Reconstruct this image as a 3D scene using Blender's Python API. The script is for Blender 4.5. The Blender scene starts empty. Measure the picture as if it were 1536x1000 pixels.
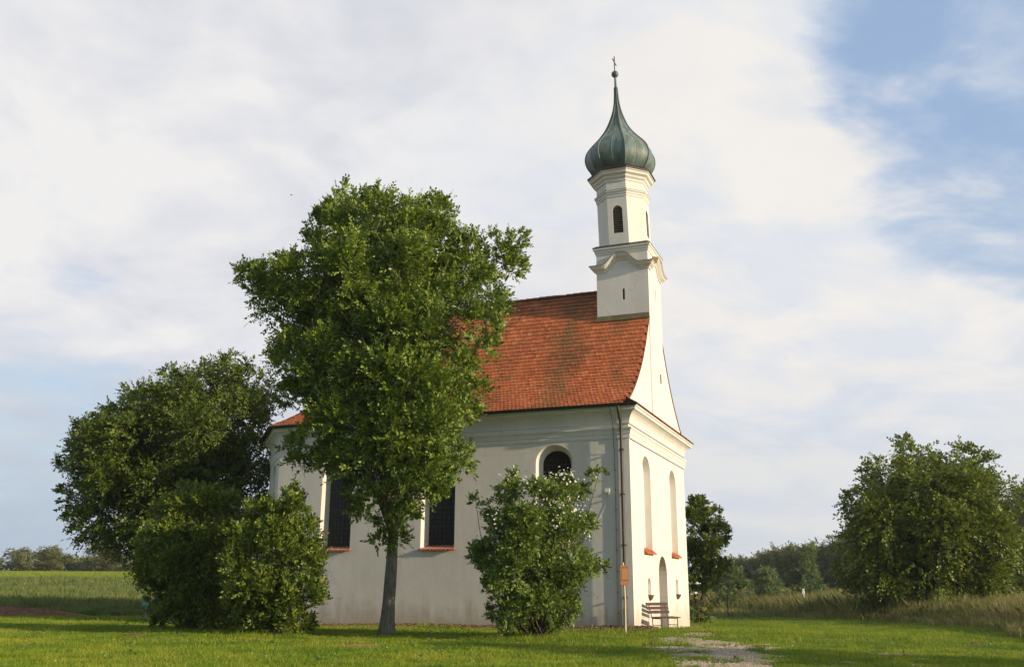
import bpy, bmesh, math, random
import numpy as np
from math import radians as R, sin, cos, pi, tan
from mathutils import Vector, Matrix
from mathutils.geometry import tessellate_polygon

scene = bpy.context.scene
COL = scene.collection

# ------------------------------------------------------------------ camera
cam_data = bpy.data.cameras.new('camera')
cam_data.sensor_width = 36.0
cam_data.lens = 32.714
cam_data.clip_start = 0.1
cam_data.clip_end = 6000
camera = bpy.data.objects.new('camera', cam_data)
COL.objects.link(camera)
camera.matrix_world = (Matrix.Translation((0, 0, 1.6)) @ Matrix.Rotation(R(90 + 15.195), 4, 'X')
                       @ Matrix.Rotation(0.0054, 4, 'Z'))
scene.camera = camera
scene.view_settings.view_transform = 'Standard'
scene.view_settings.look = 'None'
scene.view_settings.gamma = 1
scene.view_settings.exposure = 0.25

# ------------------------------------------------------------------ sun and sky
SUN_EL = R(14.5)
SUN_AZ = R(-28.5)          # angle from +X towards +Y of the direction to the sun
sd = Vector((cos(SUN_EL) * cos(SUN_AZ), cos(SUN_EL) * sin(SUN_AZ), sin(SUN_EL)))
sun_data = bpy.data.lights.new('sun', 'SUN')
sun_data.energy = 4.7
sun_data.angle = R(0.6)
sun_data.color = (1.0, 0.80, 0.55)
sun = bpy.data.objects.new('sun', sun_data)
COL.objects.link(sun)
sun.rotation_euler = sd.to_track_quat('Z', 'Y').to_euler()
sun.location = sd * 100

world = bpy.data.worlds.new('World')
scene.world = world
world.use_nodes = True
wt = world.node_tree
wt.nodes.clear()


class NT:
    """small helper around a node tree"""
    def __init__(self, tree):
        self.t = tree

    def n(self, kind, **kw):
        nd = self.t.nodes.new(kind)
        for k, v in kw.items():
            if k.startswith('i_'):
                key = k[2:]
                key = int(key) if key.isdigit() else key.replace('_', ' ')
                self.put(nd.inputs[key], v)
            else:
                setattr(nd, k, v)
        return nd

    def put(self, sock, v):
        if isinstance(v, bpy.types.NodeSocket):
            self.t.links.new(v, sock)
        else:
            sock.default_value = v

    def math(self, op, a, b=0.0, clamp=False):
        nd = self.t.nodes.new('ShaderNodeMath')
        nd.operation = op
        nd.use_clamp = clamp
        self.put(nd.inputs[0], a)
        self.put(nd.inputs[1], b)
        return nd.outputs[0]

    def vmath(self, op, a, b=(0, 0, 0)):
        nd = self.t.nodes.new('ShaderNodeVectorMath')
        nd.operation = op
        self.put(nd.inputs[0], a)
        self.put(nd.inputs[1], b)
        return nd.outputs['Value'] if op in ('DOT_PRODUCT', 'LENGTH', 'DISTANCE') else nd.outputs[0]

    def noise(self, vec, scale, detail=4, rough=.55, dist=0.0):
        nd = self.n('ShaderNodeTexNoise')
        self.put(nd.inputs['Vector'], vec)
        nd.inputs['Scale'].default_value = scale
        nd.inputs['Detail'].default_value = detail
        nd.inputs['Roughness'].default_value = rough
        nd.inputs['Distortion'].default_value = dist
        return nd.outputs[0]

    def ramp(self, fac, stops):
        nd = self.t.nodes.new('ShaderNodeValToRGB')
        self.put(nd.inputs[0], fac)
        cr = nd.color_ramp
        while len(cr.elements) < len(stops):
            cr.elements.new(.5)
        for e, (p, c) in zip(cr.elements, stops):
            e.position = p
            e.color = (c, c, c, 1) if isinstance(c, (int, float)) else (*c, 1)
        return nd.outputs[0]

    def mix(self, fac, a, b, blend='MIX'):
        nd = self.t.nodes.new('ShaderNodeMix')
        nd.data_type = 'RGBA'
        nd.blend_type = blend
        self.put(nd.inputs[0], fac)
        self.put(nd.inputs[6], (*a, 1) if isinstance(a, tuple) and len(a) == 3 else a)
        self.put(nd.inputs[7], (*b, 1) if isinstance(b, tuple) and len(b) == 3 else b)
        return nd.outputs[2]

    def smooth(self, x, a, b):
        nd = self.t.nodes.new('ShaderNodeMapRange')
        nd.interpolation_type = 'SMOOTHSTEP'
        self.put(nd.inputs[0], x)
        nd.inputs[1].default_value = a
        nd.inputs[2].default_value = b
        return nd.outputs[0]


def build_sky():
    w = NT(wt)
    sky = w.n('ShaderNodeTexSky', sky_type='NISHITA')
    sky.sun_disc = False
    sky.sun_elevation = SUN_EL
    sky.sun_rotation = pi / 2 - SUN_AZ
    sky.altitude = 400
    sky.air_density = 1.0
    sky.dust_density = 0.6
    sky.ozone_density = 1.5
    bg_sky = w.n('ShaderNodeBackground', i_Color=sky.outputs[0], i_Strength=0.13)
    geo = w.n('ShaderNodeTexCoord')
    d = geo.outputs['Generated']
    sep = w.n('ShaderNodeSeparateXYZ')
    w.put(sep.inputs[0], d)
    z = w.math('MAXIMUM', sep.outputs[2], 0.0)
    # clouds lie on a layer overhead: divide the direction by its height
    den = w.math('ADD', z, 0.32)
    px = w.math('DIVIDE', sep.outputs[0], den)
    py = w.math('DIVIDE', sep.outputs[1], den)
    comb = w.n('ShaderNodeCombineXYZ')
    w.put(comb.inputs[0], px)
    w.put(comb.inputs[1], py)
    comb.inputs[2].default_value = 3.7
    p = comb.outputs[0]
    wisps = w.n('ShaderNodeMapping')
    w.put(wisps.inputs[0], p)
    wisps.inputs['Rotation'].default_value = (0, 0, R(-30))
    wisps.inputs['Scale'].default_value = (1.0, 1.25, 1.0)
    n1 = w.noise(p, 1.3, 6, .55, .35)
    n2 = w.noise(wisps.outputs[0], 3.4, 8, .58, .35)
    n3 = w.noise(p, 4.2, 7, .58, .3)

    def patch(v, inner, outer):
        v = Vector(v).normalized()
        dot = w.vmath('DOT_PRODUCT', d, tuple(v))
        return w.smooth(dot, outer, inner)
    blue_a = patch((.50, .72, .47), .992, .945)      # the open blue at the upper right
    blue_b = patch((-.52, .85, .12), .995, .94)      # the pale blue low on the left
    blue_c = patch((.30, .93, .12), .999, .975)      # the pale gap low on the right
    cover = w.math('ADD', w.math('MULTIPLY', n1, .35), w.math('MULTIPLY', n2, .65))
    cover = w.math('ADD', cover, .33)
    for b, k in ((blue_a, .44), (blue_b, .24), (blue_c, .16)):
        cover = w.math('SUBTRACT', cover, w.math('MULTIPLY', b, k))
    thick = w.smooth(cover, .38, .62)
    mask = w.math('ADD', w.math('MULTIPLY', thick, .36), .62)      # even the gaps are veiled
    # the west, behind the viewer, has cleared: that is where the sun comes through
    mask = w.math('MULTIPLY', mask, w.math('ADD', w.math('MULTIPLY', w.smooth(sep.outputs[1], -.35, .45), .74), .26))
    # cloud brightness: thick and thin places, warm on the sun's side
    lum = w.math('ADD', w.math('MULTIPLY', n3, .5), w.math('MULTIPLY', n1, .5))
    grey = w.ramp(lum, [(.40, (.70, .72, .79)), (.49, (.83, .835, .88)), (.57, (.96, .945, .935))])
    warm = patch((.30, .90, .30), .995, .86)
    cl = w.mix(w.math('MULTIPLY', warm, .75), grey, w.mix(w.ramp(n2, [(.42, 0.0), (.58, 1.0)]), (.80, .84, .91), (1.0, .955, .90)))
    veil = w.mix(w.smooth(sep.outputs[2], .10, .45), (.66, .75, .86), (.48, .65, .93))
    cl = w.mix(thick, veil, cl)
    low = w.smooth(sep.outputs[2], .26, .01)
    left = w.smooth(sep.outputs[0], .10, -.45)
    cl = w.mix(w.math('MULTIPLY', low, .55), cl, (.66, .72, .79))
    cl = w.mix(w.math('MULTIPLY', w.math('MULTIPLY', low, left), .75), cl, (.42, .54, .70))
    mask = w.math('MAXIMUM', mask, w.math('MULTIPLY', low, w.smooth(sep.outputs[1], .2, .6)))
    bg_cl = w.n('ShaderNodeBackground', i_Color=cl, i_Strength=CLOUD)
    mx = w.n('ShaderNodeMixShader')
    w.put(mx.inputs[0], mask)
    w.put(mx.inputs[1], bg_sky.outputs[0])
    w.put(mx.inputs[2], bg_cl.outputs[0])
    out = w.n('ShaderNodeOutputWorld')
    w.put(out.inputs[0], mx.outputs[0])


CLOUD = 0.785
build_sky()

# ------------------------------------------------------------------ helpers
def tag(o, label=None, cat=None, group=None, kind=None):
    if label: o['label'] = label
    if cat: o['category'] = cat
    if group: o['group'] = group
    if kind: o['kind'] = kind
    return o


def empty(name, loc, rz=0.0):
    o = bpy.data.objects.new(name, None)
    COL.objects.link(o)
    o.location = loc
    o.rotation_euler = (0, 0, rz)
    o.empty_display_size = .3
    return o


def link_mesh(name, me, mat, parent=None):
    o = bpy.data.objects.new(name, me)
    COL.objects.link(o)
    if mat: me.materials.append(mat)
    if parent: o.parent = parent
    return o


class MB:
    """collects faces and links them as ONE mesh object"""
    def __init__(self):
        self.v, self.f, self.s = [], [], []

    def add(self, verts, faces, smooth=False):
        k = len(self.v)
        self.v += [tuple(p) for p in verts]
        self.f += [tuple(i + k for i in fc) for fc in faces]
        self.s += [smooth] * len(faces)

    def box(self, a, b, m=None):
        (x0, y0, z0), (x1, y1, z1) = a, b
        vs = [Vector(p) for p in ((x0, y0, z0), (x1, y0, z0), (x1, y1, z0), (x0, y1, z0),
                                  (x0, y0, z1), (x1, y0, z1), (x1, y1, z1), (x0, y1, z1))]
        if m: vs = [m @ p for p in vs]
        self.add(vs, [(0, 3, 2, 1), (4, 5, 6, 7), (0, 1, 5, 4), (1, 2, 6, 5), (2, 3, 7, 6), (3, 0, 4, 7)])

    def tube(self, pts, radii, n=8, cap=True, smooth=True):
        pts = [Vector(p) for p in pts]
        if not hasattr(radii, '__len__'): radii = [radii] * len(pts)
        rings, ref = [], None
        vs = []
        for i, p in enumerate(pts):
            t = (pts[min(i + 1, len(pts) - 1)] - pts[max(i - 1, 0)]).normalized()
            if ref is None:
                ref = t.orthogonal().normalized()
            ref = (ref - t * ref.dot(t)).normalized()
            b = t.cross(ref)
            for k in range(n):
                a = 2 * pi * k / n
                vs.append(p + (ref * cos(a) + b * sin(a)) * radii[i])
        fs = []
        for i in range(len(pts) - 1):
            for k in range(n):
                k2 = (k + 1) % n
                fs.append((i * n + k, i * n + k2, (i + 1) * n + k2, (i + 1) * n + k))
        self.add(vs, fs, smooth)
        if cap:
            self.add([vs[k] for k in range(n)], [tuple(range(n - 1, -1, -1))])
            self.add([vs[(len(pts) - 1) * n + k] for k in range(n)], [tuple(range(n))])

    def sweep(self, path, prof, closed=False, flip=1, zf=None):
        """path: list of (x,y); prof: list of (out, z); out goes to the right of travel (flip=1)"""
        n = len(path)
        P = [Vector((p[0], p[1])) for p in path]
        ring = []
        for i in range(n):
            if closed or 0 < i < n - 1:
                d0 = (P[i] - P[i - 1]).normalized()
                d1 = (P[(i + 1) % n] - P[i]).normalized()
            elif i == 0:
                d0 = d1 = (P[1] - P[0]).normalized()
            else:
                d0 = d1 = (P[-1] - P[-2]).normalized()
            n0 = Vector((d0.y, -d0.x)) * flip
            n1 = Vector((d1.y, -d1.x)) * flip
            m = (n0 + n1)
            m = m / max(.15, (1 + n0.dot(n1)))
            ring.append(m)
        k = len(prof)
        vs = []
        for i in range(n):
            dz = zf(i) if zf else 0.0
            for (o, z) in prof:
                q = P[i] + ring[i] * o
                vs.append((q.x, q.y, z + dz))
        fs = []
        for i in range(n if closed else n - 1):
            j = (i + 1) % n
            for a in range(k - 1):
                fs.append((i * k + a, j * k + a, j * k + a + 1, i * k + a + 1) if flip == 1 else
                          (i * k + a, i * k + a + 1, j * k + a + 1, j * k + a))
        self.add(vs, fs)
        if not closed:
            self.add(vs[:k], [tuple(range(k))])
            self.add(vs[-k:], [tuple(range(k - 1, -1, -1))])

    def panel(self, org, ex, ez, nrm, outer, holes=()):
        """flat wall with holes; holes: (loop, inner_loop, depth); reveals run inwards along -nrm"""
        org, ex, ez, nrm = Vector(org), Vector(ex), Vector(ez), Vector(nrm)
        loops = [[Vector((p[0], p[1], 0)) for p in outer]] + [[Vector((p[0], p[1], 0)) for p in h[0]] for h in holes]
        tris = tessellate_polygon(loops)
        flat = [p for l in loops for p in l]
        vs = [org + ex * p.x + ez * p.y for p in flat]
        fs = []
        for t in tris:
            a, b, c = (vs[i] for i in t)
            fs.append(tuple(t) if (b - a).cross(c - a).dot(nrm) > 0 else tuple(reversed(t)))
        self.add(vs, fs)
        for (lo, li, dep) in holes:
            n = len(lo)
            vo = [org + ex * p[0] + ez * p[1] for p in lo]
            vi = [org + ex * p[0] + ez * p[1] - nrm * dep for p in li]
            self.add(vo + vi, [(i, (i + 1) % n, n + (i + 1) % n, n + i) for i in range(n)])

    def build(self, name, mat, parent=None, merge=False):
        me = bpy.data.meshes.new(name)
        me.from_pydata(self.v, [], self.f)
        me.polygons.foreach_set('use_smooth', self.s)
        if merge:
            bm = bmesh.new(); bm.from_mesh(me)
            bmesh.ops.remove_doubles(bm, verts=bm.verts, dist=1e-4)
            bm.to_mesh(me); bm.free()
        me.update()
        return link_mesh(name, me, mat, parent)


def arch(cx, z0, w, h, n=12, rise=None):
    """closed loop: flat bottom, (semi)circular head; h = total height"""
    r = w / 2
    rise = r if rise is None else rise
    zs = z0 + h - rise
    pts = [(cx - r, z0), (cx + r, z0)]
    for i in range(n + 1):
        a = pi * i / n
        pts.append((cx + r * cos(a), zs + rise * sin(a)))
    return pts


def fill(name, loop, org, ex, ez, nrm, depth, mat, parent):
    m = MB()
    m.panel(Vector(org) - Vector(nrm) * depth, ex, ez, nrm, loop)
    return m.build(name, mat, parent)


def quads_mesh(name, verts, per, mat, parent=None, smooth=False):
    """verts: (n*per,3) array; every per vertices make one face"""
    nv = len(verts); nf = nv // per
    me = bpy.data.meshes.new(name)
    me.vertices.add(nv)
    me.vertices.foreach_set('co', np.ascontiguousarray(verts, dtype=np.float32).ravel())
    me.loops.add(nv)
    me.loops.foreach_set('vertex_index', np.arange(nv, dtype=np.int32))
    me.polygons.add(nf)
    me.polygons.foreach_set('loop_start', np.arange(0, nv, per, dtype=np.int32))
    me.polygons.foreach_set('loop_total', np.full(nf, per, dtype=np.int32))
    me.update(calc_edges=True)
    return link_mesh(name, me, mat, parent)


# ------------------------------------------------------------------ materials
def material(name):
    m = bpy.data.materials.new(name)
    m.use_nodes = True
    m.node_tree.nodes.clear()
    t = NT(m.node_tree)
    out = t.n('ShaderNodeOutputMaterial')
    return m, t, out


def principled(t, out, color, rough=.8, spec=.3, bump=None, bstr=.3, bdist=.02, metal=0.0):
    b = t.n('ShaderNodeBsdfPrincipled')
    t.put(b.inputs['Base Color'], (*color, 1) if isinstance(color, tuple) and len(color) == 3 else color)
    t.put(b.inputs['Roughness'], rough)
    b.inputs['Specular IOR Level'].default_value = spec
    b.inputs['Metallic'].default_value = metal
    if bump is not None:
        bp = t.n('ShaderNodeBump')
        bp.inputs['Strength'].default_value = bstr
        bp.inputs['Distance'].default_value = bdist
        t.put(bp.inputs['Height'], bump)
        t.put(b.inputs['Normal'], bp.outputs[0])
    t.put(out.inputs[0], b.outputs[0])
    return b


def objco(t):
    return t.n('ShaderNodeTexCoord').outputs['Object']


def simple(name, color, rough=.7, spec=.3, var=.15, scale=6.0, metal=0.0, bump=.2):
    m, t, out = material(name)
    co = objco(t)
    n = t.noise(co, scale, 5)
    c2 = tuple(x * (1 - var) for x in color); c1 = tuple(min(1, x * (1 + var)) for x in color)
    col = t.mix(t.ramp(n, [(.3, 0.0), (.7, 1.0)]), c2, c1)
    principled(t, out, col, rough, spec, t.noise(co, scale * 6, 3), bump, .01, metal)
    return m


def leaf_material(name, dark, light, trans=.35, hue=(.16, .15, .02)):
    m, t, out = material(name)
    g = t.n('ShaderNodeNewGeometry')
    rnd = g.outputs['Random Per Island']
    n = t.noise(objco(t), .9, 3)
    f = t.math('ADD', t.math('MULTIPLY', rnd, .6), t.math('MULTIPLY', n, .5))
    col = t.mix(t.ramp(f, [(.25, 0.0), (.8, 1.0)]), dark, light)
    col = t.mix(t.ramp(rnd, [(.93, 0.0), (1.0, .8)]), col, hue)
    b = t.n('ShaderNodeBsdfPrincipled')
    t.put(b.inputs['Base Color'], col)
    b.inputs['Roughness'].default_value = .48
    b.inputs['Specular IOR Level'].default_value = .38
    tr = t.n('ShaderNodeBsdfTranslucent')
    t.put(tr.inputs[0], t.mix(.5, col, (light[0] * 1.5, light[1] * 1.35, light[2] * .6)))
    mx = t.n('ShaderNodeMixShader', i_0=trans)
    t.put(mx.inputs[1], b.outputs[0]); t.put(mx.inputs[2], tr.outputs[0])
    t.put(out.inputs[0], mx.outputs[0])
    return m


def plaster(name, base):
    m, t, out = material(name)
    co = objco(t)
    big = t.noise(co, .35, 5, .6)
    mp = t.n('ShaderNodeMapping'); t.put(mp.inputs[0], co); mp.inputs['Scale'].default_value = (1.6, 1.6, .22)
    streak = t.noise(mp.outputs[0], 1.4, 6, .65)
    fine = t.noise(co, 14, 6, .6)
    sep = t.n('ShaderNodeSeparateXYZ'); t.put(sep.inputs[0], co)
    foot = t.math('ADD', sep.outputs[2], t.math('MULTIPLY', streak, -2.2))
    foot = t.smooth(foot, .1, -1.1)                      # damp, dirty skirt of the wall
    c = t.mix(t.ramp(big, [(.35, 0.0), (.7, 1.0)]), tuple(x * .93 for x in base), base)
    c = t.mix(t.math('MULTIPLY', t.ramp(streak, [(.46, 0.0), (.72, 1.0)]), .42), c, (base[0] * .78, base[1] * .76, base[2] * .72))
    c = t.mix(t.math('MULTIPLY', foot, .75), c, (base[0] * .60, base[1] * .55, base[2] * .46))
    rep_ = t.noise(co, .55, 2, .5, 1.2)                   # repaired, slightly lighter and darker patches
    c = t.mix(t.math('MULTIPLY', t.ramp(rep_, [(.56, 0.0), (.575, 1.0)]), .16), c, (min(1, base[0] * 1.12), min(1, base[1] * 1.12), min(1, base[2] * 1.13)))
    c = t.mix(t.math('MULTIPLY', t.ramp(t.noise(co, .8, 3, .5, .8), [(.58, 0.0), (.60, 1.0)]), .12), c, (base[0] * .80, base[1] * .79, base[2] * .77))
    vc = t.n('ShaderNodeTexVoronoi', feature='DISTANCE_TO_EDGE')
    wv = t.n('ShaderNodeVectorMath', operation='ADD'); t.put(wv.inputs[0], co)
    nv = t.n('ShaderNodeTexNoise'); t.put(nv.inputs['Vector'], co); nv.inputs['Scale'].default_value = 2.5; t.put(wv.inputs[1], nv.outputs['Color'])
    t.put(vc.inputs['Vector'], wv.outputs[0]); vc.inputs['Scale'].default_value = .42
    crack = t.math('MULTIPLY', t.ramp(vc.outputs['Distance'], [(.003, 1.0), (.008, 0.0)]), t.ramp(big, [(.48, 0.0), (.56, .55)]))
    c = t.mix(crack, c, (base[0] * .5, base[1] * .48, base[2] * .45))
    h = t.math('ADD', t.math('MULTIPLY', fine, .25), t.math('MULTIPLY', t.noise(co, 1.7, 4), 1.0))
    principled(t, out, c, .9, .2, h, .35, .03)
    return m


def tile_material():
    m, t, out = material('clay_tiles')
    co = objco(t)
    g = t.n('ShaderNodeNewGeometry')
    rnd = g.outputs['Random Per Island']
    c = t.ramp(rnd, [(0.0, (.43, .120, .048)), (.5, (.53, .160, .060)), (1.0, (.63, .215, .086))])
    mp = t.n('ShaderNodeMapping'); t.put(mp.inputs[0], co); mp.inputs['Scale'].default_value = (.5, .75, .3)
    st = t.noise(mp.outputs[0], .9, 5, .6)
    moss = t.math('ADD', st, t.math('MULTIPLY', rnd, .30))
    c = t.mix(t.math('MULTIPLY', t.ramp(moss, [(.64, 0.0), (.86, 1.0)]), .60), c, (.10, .075, .028))
    # a greenish run of lichen below the tower's corner, and further weaker ones
    sx = t.n('ShaderNodeSeparateXYZ'); t.put(sx.inputs[0], co)
    wob = t.math('ADD', sx.outputs[1], t.math('MULTIPLY', t.math('SUBTRACT', t.noise(co, .8, 5), .5), 2.4))
    run = t.math('SUBTRACT', 1.0, t.smooth(t.math('ABSOLUTE', t.math('SUBTRACT', wob, 3.7)), .15, 1.0))
    run = t.math('MULTIPLY', run, t.math('ADD', t.math('MULTIPLY', t.math('FRACT', t.math('MULTIPLY', rnd, 13.7)), .7), .25))
    c = t.mix(t.math('MULTIPLY', run, .62), c, (.15, .125, .05))
    soot = t.noise(co, .55, 5, .65)
    soot = t.math('ADD', soot, t.math('MULTIPLY', t.math('FRACT', t.math('MULTIPLY', rnd, 7.3)), .26))
    c = t.mix(t.math('MULTIPLY', t.ramp(soot, [(.60, 0.0), (.88, 1.0)]), .50), c, (.16, .055, .03))
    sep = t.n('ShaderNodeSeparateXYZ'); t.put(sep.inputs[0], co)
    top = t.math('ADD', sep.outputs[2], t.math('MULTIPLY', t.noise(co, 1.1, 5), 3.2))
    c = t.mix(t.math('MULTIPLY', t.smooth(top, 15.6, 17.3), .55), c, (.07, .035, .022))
    sp = t.noise(co, 22, 3)
    c = t.mix(t.math('MULTIPLY', t.ramp(sp, [(.62, 0.0), (.75, 1.0)]), .3), c, (.3, .26, .17))
    principled(t, out, c, .85, .2, t.noise(co, 30, 3), .3, .01)
    return m


def copper():
    m, t, out = material('weathered_copper')
    co = objco(t)
    mp = t.n('ShaderNodeMapping'); t.put(mp.inputs[0], co); mp.inputs['Scale'].default_value = (2.2, 2.2, .5)
    n = t.noise(mp.outputs[0], 1.3, 7, .65)
    c = t.ramp(n, [(.30, (.055, .082, .080)), (.47, (.095, .145, .138)), (.60, (.15, .20, .18)), (.75, (.22, .25, .19))])
    big = t.noise(co, .9, 4)
    c = t.mix(t.math('MULTIPLY', t.ramp(big, [(.5, 0.0), (.75, 1.0)]), .5), c, (.13, .11, .07))
    principled(t, out, c, .55, .45, t.noise(co, 5, 4), .25, .03)
    return m


def bark(name, a, b):
    m, t, out = material(name)
    co = objco(t)
    mp = t.n('ShaderNodeMapping'); t.put(mp.inputs[0], co); mp.inputs['Scale'].default_value = (7, 7, 1.6)
    n = t.noise(mp.outputs[0], 2.2, 7, .7)
    c = t.mix(t.ramp(n, [(.35, 0.0), (.65, 1.0)]), a, b)
    li = t.noise(co, 3.0, 5)
    c = t.mix(t.math('MULTIPLY', t.ramp(li, [(.56, 0.0), (.7, 1.0)]), .45), c, (.16, .16, .10))
    principled(t, out, c, .9, .15, n, .9, .05)
    return m


def wood(name, a, b, axis=(1, 12, 12)):
    m, t, out = material(name)
    mp = t.n('ShaderNodeMapping'); t.put(mp.inputs[0], objco(t)); mp.inputs['Scale'].default_value = axis
    n = t.noise(mp.outputs[0], 2.5, 5)
    principled(t, out, t.mix(t.ramp(n, [(.3, 0.0), (.7, 1.0)]), a, b), .65, .3, n, .3, .01)
    return m


def ground_material():
    m, t, out = material('meadow_soil')
    co = objco(t)
    n1 = t.noise(co, .22, 5, .6)
    n2 = t.noise(co, 1.6, 6, .65)
    n3 = t.noise(co, 18, 4, .7)
    c = t.mix(t.ramp(n1, [(.35, 0.0), (.65, 1.0)]), (.075, .125, .016), (.13, .18, .025))
    c = t.mix(t.math('MULTIPLY', t.ramp(n2, [(.5, 0.0), (.72, 1.0)]), .5), c, (.13, .125, .03))
    c = t.mix(t.math('MULTIPLY', t.ramp(n3, [(.5, 0.0), (.7, 1.0)]), .6), c, (.028, .040, .010))
    # the crop field beyond the meadow on the left
    sep = t.n('ShaderNodeSeparateXYZ'); t.put(sep.inputs[0], co)
    fld = t.math('MULTIPLY', t.smooth(sep.outputs[1], 118, 124), t.smooth(sep.outputs[0], -18, -26))
    c = t.mix(fld, c, t.mix(n2, (.17, .23, .025), (.25, .29, .04)))
    far = t.smooth(sep.outputs[1], 150, 320)
    principled(t, out, c, .95, .1, t.math('ADD', n3, n2), .6, .06)
    return m


def gravel_material():
    m, t, out = material('gravel')
    co = objco(t)
    vor = t.n('ShaderNodeTexVoronoi'); t.put(vor.inputs['Vector'], co); vor.inputs['Scale'].default_value = 26
    c = t.mix(vor.outputs['Color'], (.31, .255, .19), (.56, .475, .375))
    n = t.noise(co, 2.2, 5)
    c = t.mix(t.math('MULTIPLY', t.ramp(n, [(.4, 0.0), (.7, 1.0)]), .6), c, (.32, .26, .18))
    principled(t, out, c, .95, .15, vor.outputs['Distance'], .8, .03)
    return m


M = dict(
    plaster=plaster('lime_plaster', (.72, .695, .65)),
    trim=plaster('trim_plaster', (.72, .70, .67)),
    tile=tile_material(),
    under=simple('roof_battens', (.09, .04, .025)),
    ridge=simple('ridge_clay', (.19, .075, .042), .85, .2, .4, 5),
    clay=simple('sill_clay', (.44, .125, .05), .75, .25, .25, 9),
    copper=copper(),
    dark_metal=simple('dark_sheet_metal', (.030, .026, .022), .55, .4, .3, 6),
    pipe=simple('patinated_downpipe', (.050, .046, .034), .5, .4, .45, 3),
    flash=simple('ochre_flashing', (.20, .165, .085), .6, .3, .25, 4),
    louvre=wood('louvre_wood', (.14, .11, .095), (.22, .18, .155)),
    dark=simple('dark_interior', (.015, .013, .012), .9, .1),
    lead=simple('window_lead', (.06, .056, .052), .6, .4),
    door=wood('door_wood', (.12, .06, .03), (.20, .11, .05), (10, 10, 1)),
    bench=wood('bench_wood', (.042, .021, .016), (.085, .046, .033)),
    iron=simple('bench_iron', (.06, .055, .05), .5, .5),
    post=wood('post_wood', (.50, .43, .31), (.62, .55, .42), (10, 10, 1)),
    board=wood('board_wood', (.29, .115, .06), (.38, .155, .08), (12, 12, 2)),
    board2=wood('board_inset', (.31, .15, .06), (.38, .20, .08), (12, 12, 2)),
    stone=simple('bowl_stone', (.10, .07, .05), .7, .3),
    white=simple('white_paint', (.75, .75, .73), .5, .4, .08),
    teal=simple('teal_paint', (.02, .075, .075), .5, .4, .1),
    soil=simple('loose_soil', (.17, .092, .055), .95, .1, .4, 5),
    bark=bark('hornbeam_bark', (.11, .095, .075), (.26, .23, .18)),
    bark2=bark('dark_bark', (.04, .032, .025), (.09, .07, .05)),
    gold=simple('iron_cross', (.10, .09, .08), .4, .5),
    gravel=gravel_material(),
    litter=simple('leaf_litter', (.21, .155, .085), .95, .1, .5, 14),
    ground=ground_material(),
    bird=simple('bird_feathers', (.05, .05, .055), .8, .2),
    leaf_front=leaf_material('leaves_front', (.030, .066, .008), (.205, .290, .034), .20, (.20, .19, .03)),
    leaf_left=leaf_material('leaves_left', (.024, .052, .007), (.125, .175, .018), .20, (.16, .16, .02)),
    leaf_shrub=leaf_material('leaves_shrub', (.026, .060, .008), (.165, .225, .024), .20, (.34, .32, .04)),  # bright yellow tint on some leaves stands in for sunlight on them
    leaf_bush=leaf_material('leaves_bush', (.045, .090, .015), (.20, .28, .05), .25, (.18, .17, .04)),
    leaf_walnut=leaf_material('leaves_walnut', (.038, .075, .010), (.195, .250, .030), .20, (.22, .20, .03)),
    leaf_far=leaf_material('leaves_far', (.055, .080, .020), (.18, .19, .06), .25, (.25, .18, .07)),
    leaf_willow=leaf_material('leaves_willow', (.085, .135, .05), (.17, .23, .095), .25, (.18, .2, .1)),
    petal=simple('petals', (.80, .78, .70), .7, .2, .06),
)


def glass_material():
    m, t, out = material('dark_leaded_glass')
    co = objco(t)
    br = t.n('ShaderNodeTexNoise'); t.put(br.inputs['Vector'], co); br.inputs['Scale'].default_value = 5
    c = t.mix(br.outputs[0], (.006, .006, .007), (.030, .027, .026))
    principled(t, out, c, .30, .22, t.noise(co, 9, 3), .25, .02)
    return m


M['glass'] = glass_material()


def grass_material(name, cols, trans=.3):
    m, t, out = material(name)
    g = t.n('ShaderNodeNewGeometry')
    co = objco(t)
    n = t.noise(co, .30, 5, .65)
    n2 = t.noise(co, 1.3, 4, .6)
    f = t.math('ADD', t.math('MULTIPLY', g.outputs['Random Per Island'], .35), t.math('SUBTRACT', t.math('MULTIPLY', n, .95), .20))
    f = t.math('ADD', f, t.math('MULTIPLY', t.math('SUBTRACT', n2, .5), .5))
    c = t.ramp(f, cols)
    b = t.n('ShaderNodeBsdfPrincipled')
    t.put(b.inputs['Base Color'], c)
    b.inputs['Roughness'].default_value = .6
    b.inputs['Specular IOR Level'].default_value = .2
    tr = t.n('ShaderNodeBsdfTranslucent'); t.put(tr.inputs[0], c)
    mx = t.n('ShaderNodeMixShader', i_0=trans)
    t.put(mx.inputs[1], b.outputs[0]); t.put(mx.inputs[2], tr.outputs[0])
    t.put(out.inputs[0], mx.outputs[0])
    return m


M['lawn'] = grass_material('lawn_blades', [(.22, (.085, .165, .013)), (.40, (.165, .255, .018)), (.55, (.26, .325, .026)), (.72, (.40, .37, .06))])
M['tall'] = grass_material('meadow_grass', [(.20, (.11, .15, .04)), (.38, (.20, .22, .07)), (.56, (.28, .26, .10)), (.74, (.44, .34, .19))])
M['tall_green'] = grass_material('green_meadow_grass', [(.22, (.09, .14, .035)), (.42, (.16, .20, .055)), (.58, (.20, .25, .07)), (.78, (.31, .30, .12))])
M['crop'] = grass_material('crop_blades', [(.2, (.15, .21, .02)), (.5, (.22, .28, .03)), (.8, (.30, .33, .05))])

# ------------------------------------------------------------------ terrain
def ss(x, a, b):
    t = np.clip((np.asarray(x, float) - a) / (b - a), 0, 1)
    return t * t * (3 - 2 * t)


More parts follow.
